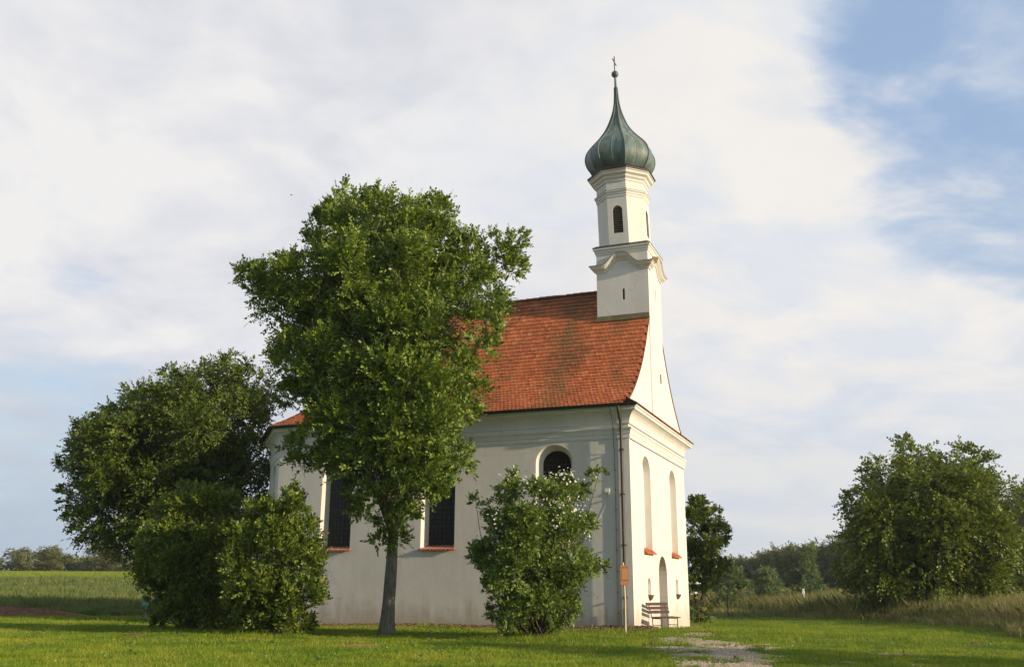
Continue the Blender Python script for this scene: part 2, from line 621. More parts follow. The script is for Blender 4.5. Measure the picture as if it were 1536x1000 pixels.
def gz(x, y):
    x = np.asarray(x, float); y = np.asarray(y, float)
    z = -.25 * ss(y, 36, 47)
    z = z + (.35 + 3.0 * ss(y, 68, 165) + 2.6 * ss(y, 165, 330)) * ss(y, 60, 75) * ss(x, -4, -22)
    z = z + .55 * ss(y, 70, 110) * ss(x, 4, 20)
    z = z + .45 * ss(x - (17.2 + .02 * (y - 40)), 0, 6) * ss(y, 22, 34) * (1 - ss(y, 70, 90) * .5)
    z = z + .035 * np.sin(x * .55 + 1) * np.sin(y * .43) * ss(y, 10, 16)
    return z


def hash2(ix, iy, seed):
    h = (ix.astype(np.int64) * 374761393 + iy.astype(np.int64) * 668265263 + seed * 974634777) & 0xffffffff
    h = ((h ^ (h >> 13)) * 1274126177) & 0xffffffff
    return ((h ^ (h >> 16)) & 0xffff) / 65535.0


def vnoise(x, y, s, seed=0, octv=3):
    tot = 0; amp = 1; nrm = 0
    for o in range(octv):
        X, Y = x / s, y / s
        ix, iy = np.floor(X), np.floor(Y)
        fx, fy = X - ix, Y - iy
        fx = fx * fx * (3 - 2 * fx); fy = fy * fy * (3 - 2 * fy)
        a = hash2(ix, iy, seed + o); b = hash2(ix + 1, iy, seed + o)
        c = hash2(ix, iy + 1, seed + o); d = hash2(ix + 1, iy + 1, seed + o)
        tot = tot + amp * ((a * (1 - fx) + b * fx) * (1 - fy) + (c * (1 - fx) + d * fx) * fy)
        nrm += amp; amp *= .5; s *= .5
    return tot / nrm


def gravel_mask(x, y):
    """how much of the worn gravel track shows at (x,y)"""
    cx = 4.10 + (y - 20.5) * .175 + .35 * np.sin(y * .35)
    w = 1.35 + .25 * np.sin(y * .5 + 1) - .5 * ss(y, 30, 38)
    band = 1 - ss(np.abs(x - cx), w * .55, w * 1.5)
    n = vnoise(x, y * .8, 1.1, 5, 4)
    n2 = vnoise(x, y, .35, 9, 2)
    left_tufts = .25 * ss(cx - x, -.3, 1.0)
    return band * 1.0 + (n - .5) * 1.9 + (n2 - .5) * 1.1 + (vnoise(x, y, .14, 19, 1) - .5) * .35 - .16 - left_tufts - .45 * ss(y, 31, 37) - .2 * ss(y, 26, 31)


def build_ground():
    xs = np.unique(np.concatenate([np.linspace(-1500, -120, 12), np.linspace(-120, -40, 40), np.linspace(-40, 40, 161),
                                   np.linspace(40, 120, 40), np.linspace(120, 1500, 12)]))
    ys = np.unique(np.concatenate([np.linspace(-300, -20, 6), np.linspace(-20, 10, 16), np.linspace(10, 90, 161),
                                   np.linspace(90, 350, 90), np.linspace(350, 2400, 10)]))
    X, Y = np.meshgrid(xs, ys)
    Z = gz(X, Y)
    nx, ny = len(xs), len(ys)
    co = np.stack([X, Y, Z], -1).reshape(-1, 3)
    i = np.arange(nx * ny).reshape(ny, nx)
    q = np.stack([i[:-1, :-1], i[:-1, 1:], i[1:, 1:], i[1:, :-1]], -1).reshape(-1, 4)
    me = bpy.data.meshes.new('ground')
    me.from_pydata(co.tolist(), [], q.tolist())
    me.polygons.foreach_set('use_smooth', [True] * len(q))
    tag(link_mesh('ground', me, M['ground']), kind='structure')
    # worn gravel track
    c = .045
    gx = np.arange(1.5, 10.5, c); gy = np.arange(16, 38, c)
    X, Y = np.meshgrid(gx, gy)
    sel = gravel_mask(X + c / 2, Y + c / 2) > .42
    X, Y = X[sel], Y[sel]
    v = np.stack([np.stack([X + dx, Y + dy, gz(X + dx, Y + dy) + .012], -1)
                  for dx, dy in ((0, 0), (c, 0), (c, c), (0, c))], 1).reshape(-1, 3)
    o = quads_mesh('gravel_path', v, 4, M['gravel'])
    tag(o, kind='structure')
    rng = np.random.default_rng(4)
    k = rng.integers(0, len(X), 14000)
    px = X[k] + rng.uniform(0, c, len(k)); py = Y[k] + rng.uniform(0, c, len(k))
    r = rng.uniform(.008, .028, len(k)) ** 1.0
    base = np.stack([px, py, gz(px, py) + .012], -1)
    ang = rng.uniform(0, 2 * pi, len(k))
    ring = [base + np.stack([np.cos(ang + a) * r * (1 + .4 * (j % 2)), np.sin(ang + a) * r, 0 * r], -1) for j, a in enumerate((0, 1.57, 3.14, 4.71))]
    top = base + np.stack([r * .2, r * .1, r * .9], -1)
    tri = np.stack([np.stack([ring[j], ring[(j + 1) % 4], top], 1) for j in range(4)], 1).reshape(-1, 3)
    tag(quads_mesh('gravel_stones', tri, 3, M['gravel']), kind='stuff')


build_ground()

# ------------------------------------------------------------------ church
CX, CY, CA = 4.8135, 37.9708, 0.3768
CH_ROT = pi / 2 - CA
W = 11.136; HW = W / 2; LW = 17.0; OV = .5
RR = HW + OV                                  # roof half span
H1, H2 = R(24.5), R(20.5)                     # half turns of the apse corners
LR = LW - HW * tan(H1)                        # end of the ridge
church = empty('church', (CX, CY, 0), CH_ROT)
tag(church, 'small white village church with red tiled roof and slender onion domed tower', 'church')


def to_local(x, y):
    dx, dy = x - CX, y - CY
    return dx * sin(CA) + dy * cos(CA), -dx * cos(CA) + dy * sin(CA)


def to_world(w, l):
    return CX + w * sin(CA) - l * cos(CA), CY + w * cos(CA) + l * sin(CA)


PROF_W = [-.5, .1, .68, 1.36, 2.10, 2.74, 3.28, 3.78, 4.30, 4.92, 5.568]
PROF_Z = [8.88, 9.17, 9.52, 10.02, 10.68, 11.35, 12.03, 12.78, 13.66, 14.70, 15.72]


def roof_z(w):
    return float(np.interp(min(w, W - w), PROF_W, PROF_Z))


def oct_foot(d):
    """footprint of wall/roof inset by d from the eave line (wall: d=OV); open at the facade"""
    r = RR - d
    t1 = r * tan(H1)
    a = pi / 2 + H2
    x2, y2 = r / cos(H2) * cos(a), r / cos(H2) * sin(a)
    c = LR
    return [(HW - r, c + t1), (HW + x2, c + y2), (HW - x2, c + y2), (HW + r, c + t1)]


WL = oct_foot(OV)                              # wall corners at the apse


def church_walls():
    m = MB()
    wins = []
    base, top = -.7, 8.95
    L1 = WL[0][1]
    holes = []
    for cl in (3.25, 8.6, 13.75):
        lo = arch(cl, 3.18, 1.62, 4.2, 14, .72)
        li = arch(cl + .0, 3.30, 1.24, 3.88, 14, .56)
        holes.append((lo, li, .42))
        wins.append((lo, li))
    m.panel((0, 0, 0), (0, 1, 0), (0, 0, 1), (-1, 0, 0), [(0, base), (L1, base), (L1, top), (0, top)], holes)
    m.panel((W, 0, 0), (0, 1, 0), (0, 0, 1), (1, 0, 0), [(0, base), (L1, base), (L1, top), (0, top)])
    P = [(0, L1), WL[1], WL[2], (W, L1)]
    for i in range(3):
        a, b = Vector((*P[i], 0)), Vector((*P[i + 1], 0))
        ex = (b - a).normalized(); ln = (b - a).length
        nr = Vector((-ex.y, ex.x, 0))
        hl = []
        if i == 0:
            hl = [(arch(ln / 2, 3.18, 1.62, 4.2, 14, .72), arch(ln / 2, 3.30, 1.24, 3.88, 14, .56), .42)]
        m.panel(a, ex, (0, 0, 1), nr, [(0, base), (ln, base), (ln, top), (0, top)], hl)
        if i == 0: apse_win = (a, ex, nr, hl[0])
    # facade with gable
    g = [(w, roof_z(w) - .06) for w in (.05, .1, .68, 1.36, 2.10, 2.74, 3.28, 3.78, 4.30, 4.92, 5.568)]
    g2 = [(W - w, z) for (w, z) in reversed(g[:-1])]
    outer = [(0, base), (W, base), (W, 9.0)] + list(reversed(g + g2)) + [(0, 9.0)]
    outer = [(0, base), (W, base)] + [(W - .0, 9.0)] + [(W - w, z) for (w, z) in g[:-1]] + [g[-1]] + [(w, z) for (w, z) in reversed(g[:-1])] + [(0, 9.0)]
    fh = []
    for cw in (HW - 2.7, HW + 2.7):
        fh.append((arch(cw, 3.12, 1.5, 4.0), arch(cw, 3.12, 1.46, 3.98), .30))
    door = (arch(HW - .1, -.5, 1.66, 3.45), arch(HW - .1, -.5, 1.60, 3.42), .75)
    fh.append(door)
    for cw in (HW - 2.78, HW + 2.82):
        fh.append((arch(cw, 1.28, .62, .50 + .2), arch(cw, 1.28, .5, .64), .28))
    m.panel((0, 0, 0), (1, 0, 0), (0, 0, 1), (0, -1, 0), outer, fh)
    # backs of the blind niches
    for k in (0, 1, 3, 4):
        lo, li, d = fh[k]
        m.panel((0, d, 0), (1, 0, 0), (0, 0, 1), (0, -1, 0), li)
    m.build('wall', M['plaster'], church)
    # corner strips (flat pilasters on the long wall and the facade)
    p = MB()
    p.box((-.07, -.035, -.7), (-.002, .44, 7.5))
    p.build('corner_pilaster', M['plaster'], church)
    # windows
    def window(org, ex, nrm, li, lo, depth):
        org, ex, nrm = Vector(org), Vector(ex), Vector(nrm)
        w = fill('window', li, org, ex, (0, 0, 1), nrm, depth, M['glass'], church)
        xs = [q[0] for q in li]; cx = (min(xs) + max(xs)) / 2
        b = MB()
        def bar(x0, x1, z0, z1):
            mat = Matrix((( *ex[:], 0), (0, 0, 1, 0), (*nrm[:], 0), (0, 0, 0, 1)))
            pts = []
            o = org - nrm * depth
            A = o + ex * x0 + Vector((0, 0, z0)); B = o + ex * x1 + Vector((0, 0, z0))
            C_ = o + ex * x1 + Vector((0, 0, z1)); D = o + ex * x0 + Vector((0, 0, z1))
            f = [q + nrm * .02 for q in (A, B, C_, D)]
            b.add([A, B, C_, D] + f, [(4, 5, 6, 7), (0, 1, 5, 4), (1, 2, 6, 5), (2, 3, 7, 6), (3, 0, 4, 7)])
        for k in range(1, 18):
            z = 3.3 + k * .205
            bar(cx - .6, cx + .6, z - .005 - .006 * (k % 4 == 0), z + .005 + .006 * (k % 4 == 0))
        for k in (-.4, -.2, 0, .2, .4):
            bar(cx + k - .0045, cx + k + .0045, 3.32, 6.75)
        b.build('glazing_bars', M['lead'], w)
        # tiled sill
        s = MB()
        n = 9; x0 = min(q[0] for q in lo) - .06; x1 = max(q[0] for q in lo) + .06
        st = (x1 - x0) / n
        for k in range(n):
            pts = []
            for j in range(5):
                a = pi * j / 4
                pts.append((x0 + (k + .5) * st - cos(a) * st * .5, sin(a) * .04))
            fr = [org + ex * q[0] + Vector((0, 0, 3.10 + q[1])) + nrm * .13 for q in pts]
            bk = [org + ex * q[0] + Vector((0, 0, 3.285 + q[1])) - nrm * (depth - .01) for q in pts]
            lowr = [q - Vector((0, 0, .05)) for q in fr]
            vs = fr + bk + lowr
            s.add(vs, [(j, j + 1, 6 + j, 5 + j) for j in range(4)] + [(10 + j, 11 + j, j + 1, j) for j in range(4)])
        s.build('sill', M['clay'], w)
        return w
    for lo, li in wins:
        window((0, 0, 0), (0, 1, 0), (-1, 0, 0), li, lo, .42)
    a, ex, nr, (lo, li, d) = apse_win
    window(a, ex, nr, li, lo, d)
    # sills of the blind niches
    for k in (0, 1):
        lo, li, d = fh[k]
        x0, x1 = lo[0][0] - .08, lo[1][0] + .08
        s = MB()
        s.add([(x0, -.16, 2.95), (x1, -.16, 2.95), (x1, -.16, 3.00), (x0, -.16, 3.00), (x0, d - .01, 3.26), (x1, d - .01, 3.26),
               (x0, -.003, 2.97), (x1, -.003, 2.97), (x0, -.003, 3.13), (x1, -.003, 3.13)],
              [(0, 1, 2, 3), (3, 2, 9, 8), (8, 9, 5, 4), (0, 3, 8, 6), (1, 7, 9, 2), (0, 6, 7, 1)])
        for j in range(1, 6):
            x = x0 + (x1 - x0) * j / 6
            s.tube([(x, -.163, 3.005), (x, -.003, 3.135)], .018, 5)
        s.build('niche_sill', M['clay'], church)
    # door at the back of its arch
    lo, li, d = door
    dr = fill('door', li, (0, 0, 0), (1, 0, 0), (0, 0, 1), (0, -1, 0), d - .02, M['door'], church)
    hb = MB(); hb.tube([(HW + .45, d - .09, .95), (HW + .45, d - .09, 1.12)], .018, 6); hb.build('handle', M['iron'], dr)
    # stone bowls in the small niches
    for k in (3, 4):
        lo, li, d = fh[k]
        cx = (lo[0][0] + lo[1][0]) / 2
        b = MB(); vs = []; n = 10
        for (r, z) in ((.28, 1.29), (.26, 1.22), (.19, 1.13), (.07, 1.06), (.0, 1.04)):
            for i in range(n + 1):
                an = pi * i / n
                vs.append((cx - cos(an) * r, -sin(an) * r * .6 - .004, z))
        fs = [(r * (n + 1) + i, r * (n + 1) + i + 1, (r + 1) * (n + 1) + i + 1, (r + 1) * (n + 1) + i) for r in range(4) for i in range(n)]
        fs.append(tuple(range(n + 1)))
        b.add(vs, fs, True)
        b.box((cx - .29, -.004, 1.275), (cx + .29, .26, 1.295))
        b.build('stone_bowl', M['stone'], church)
    # gable slit: a near-black box paints the shade of the opening
    b = MB()
    b.box((HW + .62, -.078, 11.02), (HW + .74, -.05, 11.48)); b.build('gable_slit', M['dark'], church)


def mouldings():
    path = [(W, WL[3][1]), (W, 0), (-.07, -.035), (-.07, .44), (0, .44), (0, WL[0][1]), WL[1], WL[2], (W, WL[3][1])]
    path = [(W + .0, WL[3][1] - .02), (W, -.035), (-.07, -.035), (-.07, .44), (0.0, .44), WL[0], WL[1], WL[2]]
    fr = MB()
    fr.sweep(path, [(.0, 7.50), (.03, 7.50), (.03, 7.66), (.05, 7.68), (.07, 7.78), (.10, 7.86), (.13, 7.89), (.13, 7.945), (0.0, 7.96)], flip=-1)
    fr.build('frieze_moulding', M['trim'], church)
    co = MB()
    co.sweep(path, [(.0, 8.10), (.03, 8.11), (.04, 8.22), (.07, 8.33), (.12, 8.43), (.19, 8.52), (.28, 8.59), (.37, 8.63), (.37, 8.72), (.42, 8.76), (.43, 8.83), (0.0, 8.9)], flip=-1)
    co.build('cornice', M['trim'], church)


def arc_table():
    """arc length along the roof profile"""
    pts = np.stack([np.array(PROF_W), np.array(PROF_Z)], 1)
    # smooth it a little
    ws = np.linspace(PROF_W[0], PROF_W[-1], 80)
    k = np.interp(ws, pts[:, 0], pts[:, 1])
    ks = np.convolve(np.pad(k, 5, mode='reflect', reflect_type='odd'), np.ones(11) / 11, 'valid')
    s = np.concatenate([[0], np.cumsum(np.hypot(np.diff(ws), np.diff(ks)))])
    return s, ws + OV, ks


def church_roof():
    S, D, Z = arc_table()
    # under-roof sheet: rings of the eave line
    m = MB()
    rings = []
    for k in range(0, 80, 4):
        d = D[k]; z = Z[k] - .05
        f = oct_foot(d)
        ln = [(d - OV, -.02)] + f + [(W - d + OV, -.02)]
        rings.append([(p[0], p[1], z) for p in ln])
    rings.append([(HW, -.02, Z[-1] - .05)] + [(HW, LR, Z[-1] - .05)] * 4 + [(HW, -.02, Z[-1] - .05)])
    n = 6
    vs = [p for r in rings for p in r]
    fs = [(i * n + j, (i + 1) * n + j, (i + 1) * n + j + 1, i * n + j + 1) for i in range(len(rings) - 1) for j in range(n - 1)]
    m.add(vs, fs)
    roof = m.build('roof', M['under'], church)
    # tiles
    rng = np.random.default_rng(11)
    exp_, tw = .265, .182
    nrows = int(S[-1] / exp_) + 1
    tv, tf = [], []

    def tile_rows(org, es, ei, smin, smax):
        """org: point on the eave line; es along the eave, ei horizontally inwards; smin/smax(d)"""
        for r in range(nrows):
            s0 = r * exp_ - .06
            s1 = min(s0 + exp_ * 1.75, S[-1] + .02)
            d0, z0 = np.interp(max(s0, 0), S, D), np.interp(max(s0, 0), S, Z)
            if s0 < 0:
                d0 += s0 * .8; z0 += s0 * .5
            d1, z1 = np.interp(s1, S, D), np.interp(s1, S, Z)
            ln = math.hypot(d1 - d0, z1 - z0)
            if ln < .05: continue
            td, tz = (d1 - d0) / ln, (z1 - z0) / ln
            nd, nz = -tz, td
            a, b = smin(d0), smax(d0)
            off = (r % 2) * tw * .5
            cnt = int((b - a) / tw) + 2
            for c in range(cnt):
                sc = a + off + (c - .5) * tw + rng.normal(0, .004)
                if sc < a - .02 or sc > b + .02: continue
                h = tw * .495
                lift = .060 + rng.normal(0, .003)
                tl = rng.normal(0, .003)
                js = rng.normal(0, .008)
                prof = [(-h, .062), (-h * .62, .018), (0, 0), (h * .62, .018), (h, .062)]
                pt = []
                for (x, y) in prof:
                    yy = y + js
                    pt.append((sc + x, d0 + td * yy + nd * (lift + tl * x / h), z0 + tz * yy + nz * (lift + tl * x / h)))
                up = [(sc + h, d0 + td * ln + nd * .006, z0 + tz * ln + nz * .006), (sc - h, d0 + td * ln + nd * .006, z0 + tz * ln + nz * .006)]
                lowp = [(q[0], q[1] - nd * .042, q[2] - nz * .042) for q in pt]
                allp = pt + up + lowp
                base = len(tv)
                for (s_, d_, z_) in allp:
                    q = org + es * s_ + ei * d_
                    tv.append((q.x, q.y, z_))
                tf.append(tuple(base + i for i in range(7)))
                for i in range(4):
                    tf.append((base + 7 + i, base + 8 + i, base + i + 1, base + i))
    tn, tn2 = tan(H1), tan(H2)
    # near slope: eave along l at w=-OV
    tile_rows(Vector((-OV, 0, 0)), Vector((0, 1, 0)), Vector((1, 0, 0)), lambda d: .07 if d < 4.85 else 2.55, lambda d: LR + (RR - d) * tn)
    # apse slopes
    for k in (1, 2):
        ang = pi - 2 * H1 if k == 1 else pi / 2                  # outward normals of the two visible apse slopes
        ta, tb = (tn, tn2) if k == 1 else (tn2, tn2)
        nrm = Vector((cos(ang), sin(ang), 0))
        es = Vector((-nrm.y, nrm.x, 0)) * -1
        o = Vector((HW, LR, 0)) + nrm * RR
        tile_rows(o, es, -nrm, lambda d, q=ta: -(RR - d) * q, lambda d, q=tb: (RR - d) * q)
    # far slope: only its edge shows, one band of tiles beside the gable and above the eave
    tile_rows(Vector((W + OV, 0, 0)), Vector((0, 1, 0)), Vector((-1, 0, 0)), lambda d: .07 if d < 4.85 else 2.55, lambda d: LR + (RR - d) * tn)
    me = bpy.data.meshes.new('roof_tiles')
    me.from_pydata(tv, [], tf)
    me.update()
    link_mesh('roof_tiles', me, M['tile'], roof)
    # ridge and hip tiles
    rd = MB()

    def cap(a, b, r=.13):
        a, b = Vector(a), Vector(b)
        ln = (b - a).length; k = int(ln / .36)
        for i in range(k):
            p = a.lerp(b, i / k); q = a.lerp(b, (i + 1.12) / k)
            t = (q - p).normalized(); sd_ = t.cross(Vector((0, 0, 1))).normalized(); up = sd_.cross(t)
            vs = []
            jr = random.Random(i * 7 + int(ln * 10)).uniform(-.012, .012)
            for (c, rr) in ((p, r * .92 + jr), (q, r * 1.08 + jr)):
                for j in range(7):
                    an = pi * j / 6
                    vs.append(c + sd_ * cos(an) * rr + up * (sin(an) * rr - .03))
            rd.add(vs, [(j, j + 1, 8 + j, 7 + j) for j in range(6)] + [tuple(range(7, 14))], False)
    cap((HW, 2.2, Z[-1] + .0), (HW, LR, Z[-1] + .0))
    for sgn in (-1, 1):
        for a0, b0 in ((pi / 2 + sgn * (pi / 2 - H1), H1), (pi / 2 + sgn * H2, H2)):
            cr = RR / cos(b0)
            for k in range(0, 76, 8):
                k2 = min(k + 8, 79)
                def pt(kk):
                    r = cr * (1 - D[kk] / RR)
                    return (HW + cos(a0) * r, LR + sin(a0) * r, Z[kk] + .02)
                cap(pt(k), pt(k2), .10)
    rd.build('ridge_tiles', M['ridge'], roof)
    # verge: mortared tile edge along the gable
    for side in (0, 1):
        vg = MB()
        for k in range(2, 62):
            def P(kk, dz):
                w = D[kk] - OV
                if side: w = W - w
                return (w, Z[kk] + dz)
            (w0, z0), (w1, z1) = P(k, -.06), P(k + 1, -.06)
            y0, y1 = -.034, .0
            vg.add([(w0, y0, z0), (w1, y0, z1), (w1, y0, z1 + .095), (w0, y0, z0 + .095), (w0, y1, z0), (w1, y1, z1), (w1, y1, z1 + .10), (w0, y1, z0 + .10)],
                   [(0, 1, 2, 3), (3, 2, 6, 7), (4, 5, 1, 0)])
        vg.build('verge', M['ridge'], roof)
    # little tiled pent roof across the facade, over the cornice
    pt = MB()
    pt.add([(-.5, -.50, 8.86), (W + .5, -.50, 8.86), (W + .3, -.002, 9.17), (-.3, -.002, 9.17), (-.5, -.50, 8.82), (W + .5, -.50, 8.82), (W + .3, -.002, 8.82), (-.3, -.002, 8.82)],
           [(0, 1, 2, 3), (4, 5, 1, 0), (4, 0, 3, 7), (1, 5, 6, 2), (7, 6, 5, 4)])
    pent = pt.build('pent_roof', M['under'], church)
    tv.clear(); tf.clear()
    S2, D2, Z2 = S, D, Z
    rows = MB()
    rg = random.Random(3)
    for r in range(3):
        y0 = -.54 + r * .175; y1 = y0 + .27
        k = int((W + 1.0) / .182)
        for c in range(k):
            x = -.52 + (c + .5 + .5 * (r % 2)) * .182
            if x > W + .5: continue
            yy1 = min(y1, -.005)
            za, zb = 8.87 + (y0 + .5) * .62 + .03, 8.87 + (yy1 + .5) * .62 + .012
            h = .088; j = rg.uniform(-.006, .006)
            vs = [(x - h, y0 + .05 + j, za + .02), (x - h * .6, y0 + .012 + j, za), (x, y0 + j, za), (x + h * .6, y0 + .012 + j, za), (x + h, y0 + .05 + j, za + .02), (x + h, yy1, zb), (x - h, yy1, zb)]
            low = [(p[0], p[1], p[2] - .02) for p in vs[:5]]
            rows.add(vs + low, [tuple(range(7))] + [(7 + i, 8 + i, i + 1, i) for i in range(4)])
    rows.build('pent_tiles', M['tile'], pent)
    # gutter and downpipe
    g = MB()
    path = [(-.5, -.52), (-.5 - .0, oct_foot(0)[0][1]), oct_foot(0)[1]]
    prof = [(0.0, 8.86)] + [(.075 - .085 * cos(a), 8.855 - .10 * sin(a)) for a in np.linspace(0, pi, 8)] + [(.16, 8.875), (.145, 8.875)] + [(.075 + .07 * cos(a), 8.86 - .085 * sin(a)) for a in np.linspace(0, pi, 6)]
    g.sweep(path, prof, flip=-1)
    g.build('gutter', M['dark_metal'], church)
    d = MB()
    d.tube([(-.57, .26, 8.80), (-.57, .26, 8.62), (-.50, .26, 8.46), (-.30, .26, 8.22), (-.23, .26, 8.05), (-.23, .26, 7.6), (-.23, .26, .75)], .062, 10)
    for z in (1.2, 3.2, 5.2, 7.0):
        d.box((-.31, .18, z), (-.06, .34, z + .035))
    d.tube([(-.23, .26, .8), (-.23, .26, -.1)], .085, 10)
    d.build('downpipe', M['pipe'], church)
    c = MB()
    c.tube([(-.60, .62, 8.8), (-.45, .60, 8.4), (-.19, .60, 8.0), (-.19, .60, 7.3), (-.06, .60, 7.0), (-.06, .60, -.1)], .012, 5)
    for z in np.arange(.6, 7, .8): c.box((-.07, .57, z), (-.002, .63, z + .03))
    c.build('lightning_conductor', M['pipe'], church)
    # small floodlight with its cable
    fl = MB()
    fl.box((-.30, .78, 5.30), (-.12, .98, 5.46))
    fl.tube([(-.14, .88, 5.34), (-.01, .88, 5.28)], .02, 6)
    fl.box((-.05, .84, 5.22), (-.002, .92, 5.34))
    fl.build('floodlight', M['white'], church)
    cb = MB()
    pts = [(-.012, .90, 5.25), (-.012, 1.0, 4.9), (-.012, 1.25, 4.4), (-.012, 1.42, 4.1), (-.012, 1.55, 3.9)]
    cb.tube(pts, .008, 4)
    cb.build('cable', M['white'], church)
    st = MB()
    st.tube([(-.02, 1.15, -.1), (-.02, 1.15, .16)], .05, 8); st.build('vent_stub', M['pipe'], church)


def tower():
    TW0, TW1 = HW - 1.18, HW + 1.42
    TD = 2.5
    cw, cl = (TW0 + TW1) / 2, TD / 2 + .1
    m = MB()
    yF = -.05
    zt = 17.55
    def slit(c, z): return ([(c - .05, z), (c + .05, z), (c + .05, z + .55), (c - .05, z + .55)],) * 2 + (.25,)
    def slit2(c, z, w=.06):
        q = [(c - w, z), (c + w, z), (c + w, z + .55), (c - w, z + .55)]
        return (q, q, .3)
    m.panel((0, yF, 0), (1, 0, 0), (0, 0, 1), (0, -1, 0), [(TW0, 9.12), (TW1, 9.12), (TW1, zt), (TW0, zt)], [slit2(cw + .1, 15.05)])
    m.panel((TW0, 0, 0), (0, 1, 0), (0, 0, 1), (-1, 0, 0), [(yF, 9.12), (0.02, 9.12), (.02, 12.5), (TD, 12.5), (TD, zt), (yF, zt)], [slit2(1.18, 14.85)])
    m.panel((TW1, 0, 0), (0, 1, 0), (0, 0, 1), (1, 0, 0), [(yF, 9.12), (0.02, 9.12), (.02, 12.5), (TD, 12.5), (TD, zt), (yF, zt)])
    m.panel((0, TD, 0), (1, 0, 0), (0, 0, 1), (0, 1, 0), [(TW0, 12.5), (TW1, 12.5), (TW1, zt), (TW0, zt)])
    m.panel((0, 0, zt), (1, 0, 0), (0, 1, 0), (0, 0, 1), [(TW0, yF), (TW1, yF), (TW1, TD), (TW0, TD)])
    tw = m.build('tower', M['plaster'], church)
    b = MB(); b.box((TW0 + .26, 1.10, 14.8), (TW0 + .27, 1.28, 15.45)); b.build('slit_shade_panel', M['dark'], tw)  # near-black panels paint the shade inside the tower slits
    b = MB(); b.box((cw, .22, 15.0), (cw + .2, .23, 15.7)); b.build('slit_shade_panel', M['dark'], tw)
    f = MB()
    f.box((TW0 - .045, -.04, 13.92), (TW0 - .002, TD + .04, 14.10)); f.box((TW0 - .10, -.06, 13.83), (TW0 - .002, TD + .06, 13.915))
    f.build('flashing', M['flash'], tw)

    def loop_square(n, x0=TW0, x1=TW1, y0=yF, y1=TD):
        pts, hs = [], []
        cs = [(x0, y0), (x0, y1), (x1, y1), (x1, y0)]
        for i in range(4):
            a, c = cs[i], cs[(i + 1) % 4]
            for k in range(n):
                t = k / n
                pts.append((a[0] + (c[0] - a[0]) * t, a[1] + (c[1] - a[1]) * t)); hs.append(t)
        return pts, hs

    def bulge(t):
        # low at the corners, arched up in the middle of each face, flat shoulders
        x = abs(t - .5) * 2
        s = min(1, max(0, (x - .18) / .52)); s = s * s * (3 - 2 * s)
        arc = .06 * (1 - min(1, x / .3) ** 2)
        return (1 - s) * .50 + max(0, arc)
    c1 = MB()
    pts, hs = loop_square(22)
    prof = [(0, 16.30), (.05, 16.30), (.06, 16.36), (.12, 16.40), (.20, 16.46), (.24, 16.50), (.24, 16.55), (.285, 16.56), (.29, 16.60), (0, 16.66)]
    c1.sweep(pts, prof, closed=True, flip=-1, zf=lambda i: bulge(hs[i]))
    cor = c1.build('arched_cornice', M['trim'], tw)
    e = MB()
    e.sweep(pts, [(.29, 16.603), (.31, 16.60), (.31, 16.63), (0, 16.695)], closed=True, flip=-1, zf=lambda i: bulge(hs[i]))
    e.build('cornice_cover', M['flash'], cor)
    c2 = MB()
    sq, _ = loop_square(1)
    c2.sweep(sq, [(0, 17.22), (.03, 17.22), (.04, 17.30), (.07, 17.33), (.08, 17.42), (.14, 17.47), (.14, 17.555), (0, 17.58)], closed=True, flip=-1)
    cor2 = c2.build('upper_cornice', M['trim'], tw)
    e = MB(); e.sweep(sq, [(.14, 17.558), (.16, 17.552), (.16, 17.575), (0.0, 17.70)], closed=True, flip=-1); e.build('cornice_cover', M['dark_metal'], cor2)
    # octagonal belfry, leaning very slightly
    def lean(z): return .03 * (z - 17.5)
    apo = 1.2
    def octo(r, z, ph=0):
        c = r / cos(pi / 8)
        return [(cw + c * cos(pi / 8 + k * pi / 4), cl + lean(z) + c * sin(pi / 8 + k * pi / 4), z) for k in range(8)]
    bz0, bz1 = 17.56, 21.75
    m = MB()
    lo, hi = octo(apo, bz0), octo(apo, bz1)
    louv = []
    for k in range(8):
        a, b_ = Vector(lo[k]), Vector(lo[(k + 1) % 8])
        ta = Vector(hi[k]) - a
        ex = (b_ - a); ln = ex.length; ex.normalize()
        ez = ta / (bz1 - bz0)
        nr = ex.cross(ez).normalized()
        hl = []
        if k % 2 == 1:
            lo2 = arch(ln / 2, .75, .50, 1.45, 10)
            hl = [(lo2, lo2, .22)]
            louv.append((a, ex, ez, nr, ln, lo2))
        m.panel(a, ex, ez, nr, [(0, 0), (ln, 0), (ln, bz1 - bz0), (0, bz1 - bz0)], hl)
    bel = m.build('belfry', M['plaster'], church)
    for (a, ex, ez, nr, ln, lo2) in louv:
        d = fill('louvre_opening', lo2, a, ex, ez, nr, .20, M['dark'], bel) if False else None
        s = MB()
        s.panel(a - nr * .2, ex, ez, nr, lo2)
        z = .80
        while z < 2.12:
            hw_ = .235
            if z > 1.95: hw_ = math.sqrt(max(.001, .25 ** 2 - (z - 1.95) ** 2)) - .02
            p = lambda x, zz, o: a + ex * (ln / 2 + x) + ez * zz - nr * o
            if hw_ > .05:
                s.add([p(-hw_, z, .02), p(hw_, z, .02), p(hw_, z + .08, .17), p(-hw_, z + .08, .17), p(-hw_, z - .02, .02), p(hw_, z - .02, .02)],
                      [(0, 1, 2, 3), (4, 5, 1, 0)])
            z += .118
        o = s.build('louvre_window', M['louvre'], bel)
    def ringp(z): return [(p[0], p[1]) for p in octo(apo, z)]
    c3 = MB()
    c3.sweep(ringp(20.4), [(0, 20.24), (.03, 20.24), (.03, 20.34), (.06, 20.36), (.07, 20.45), (.12, 20.49), (.12, 20.55), (0, 20.6)], closed=True, flip=1)
    o3 = c3.build('belfry_moulding', M['trim'], bel)
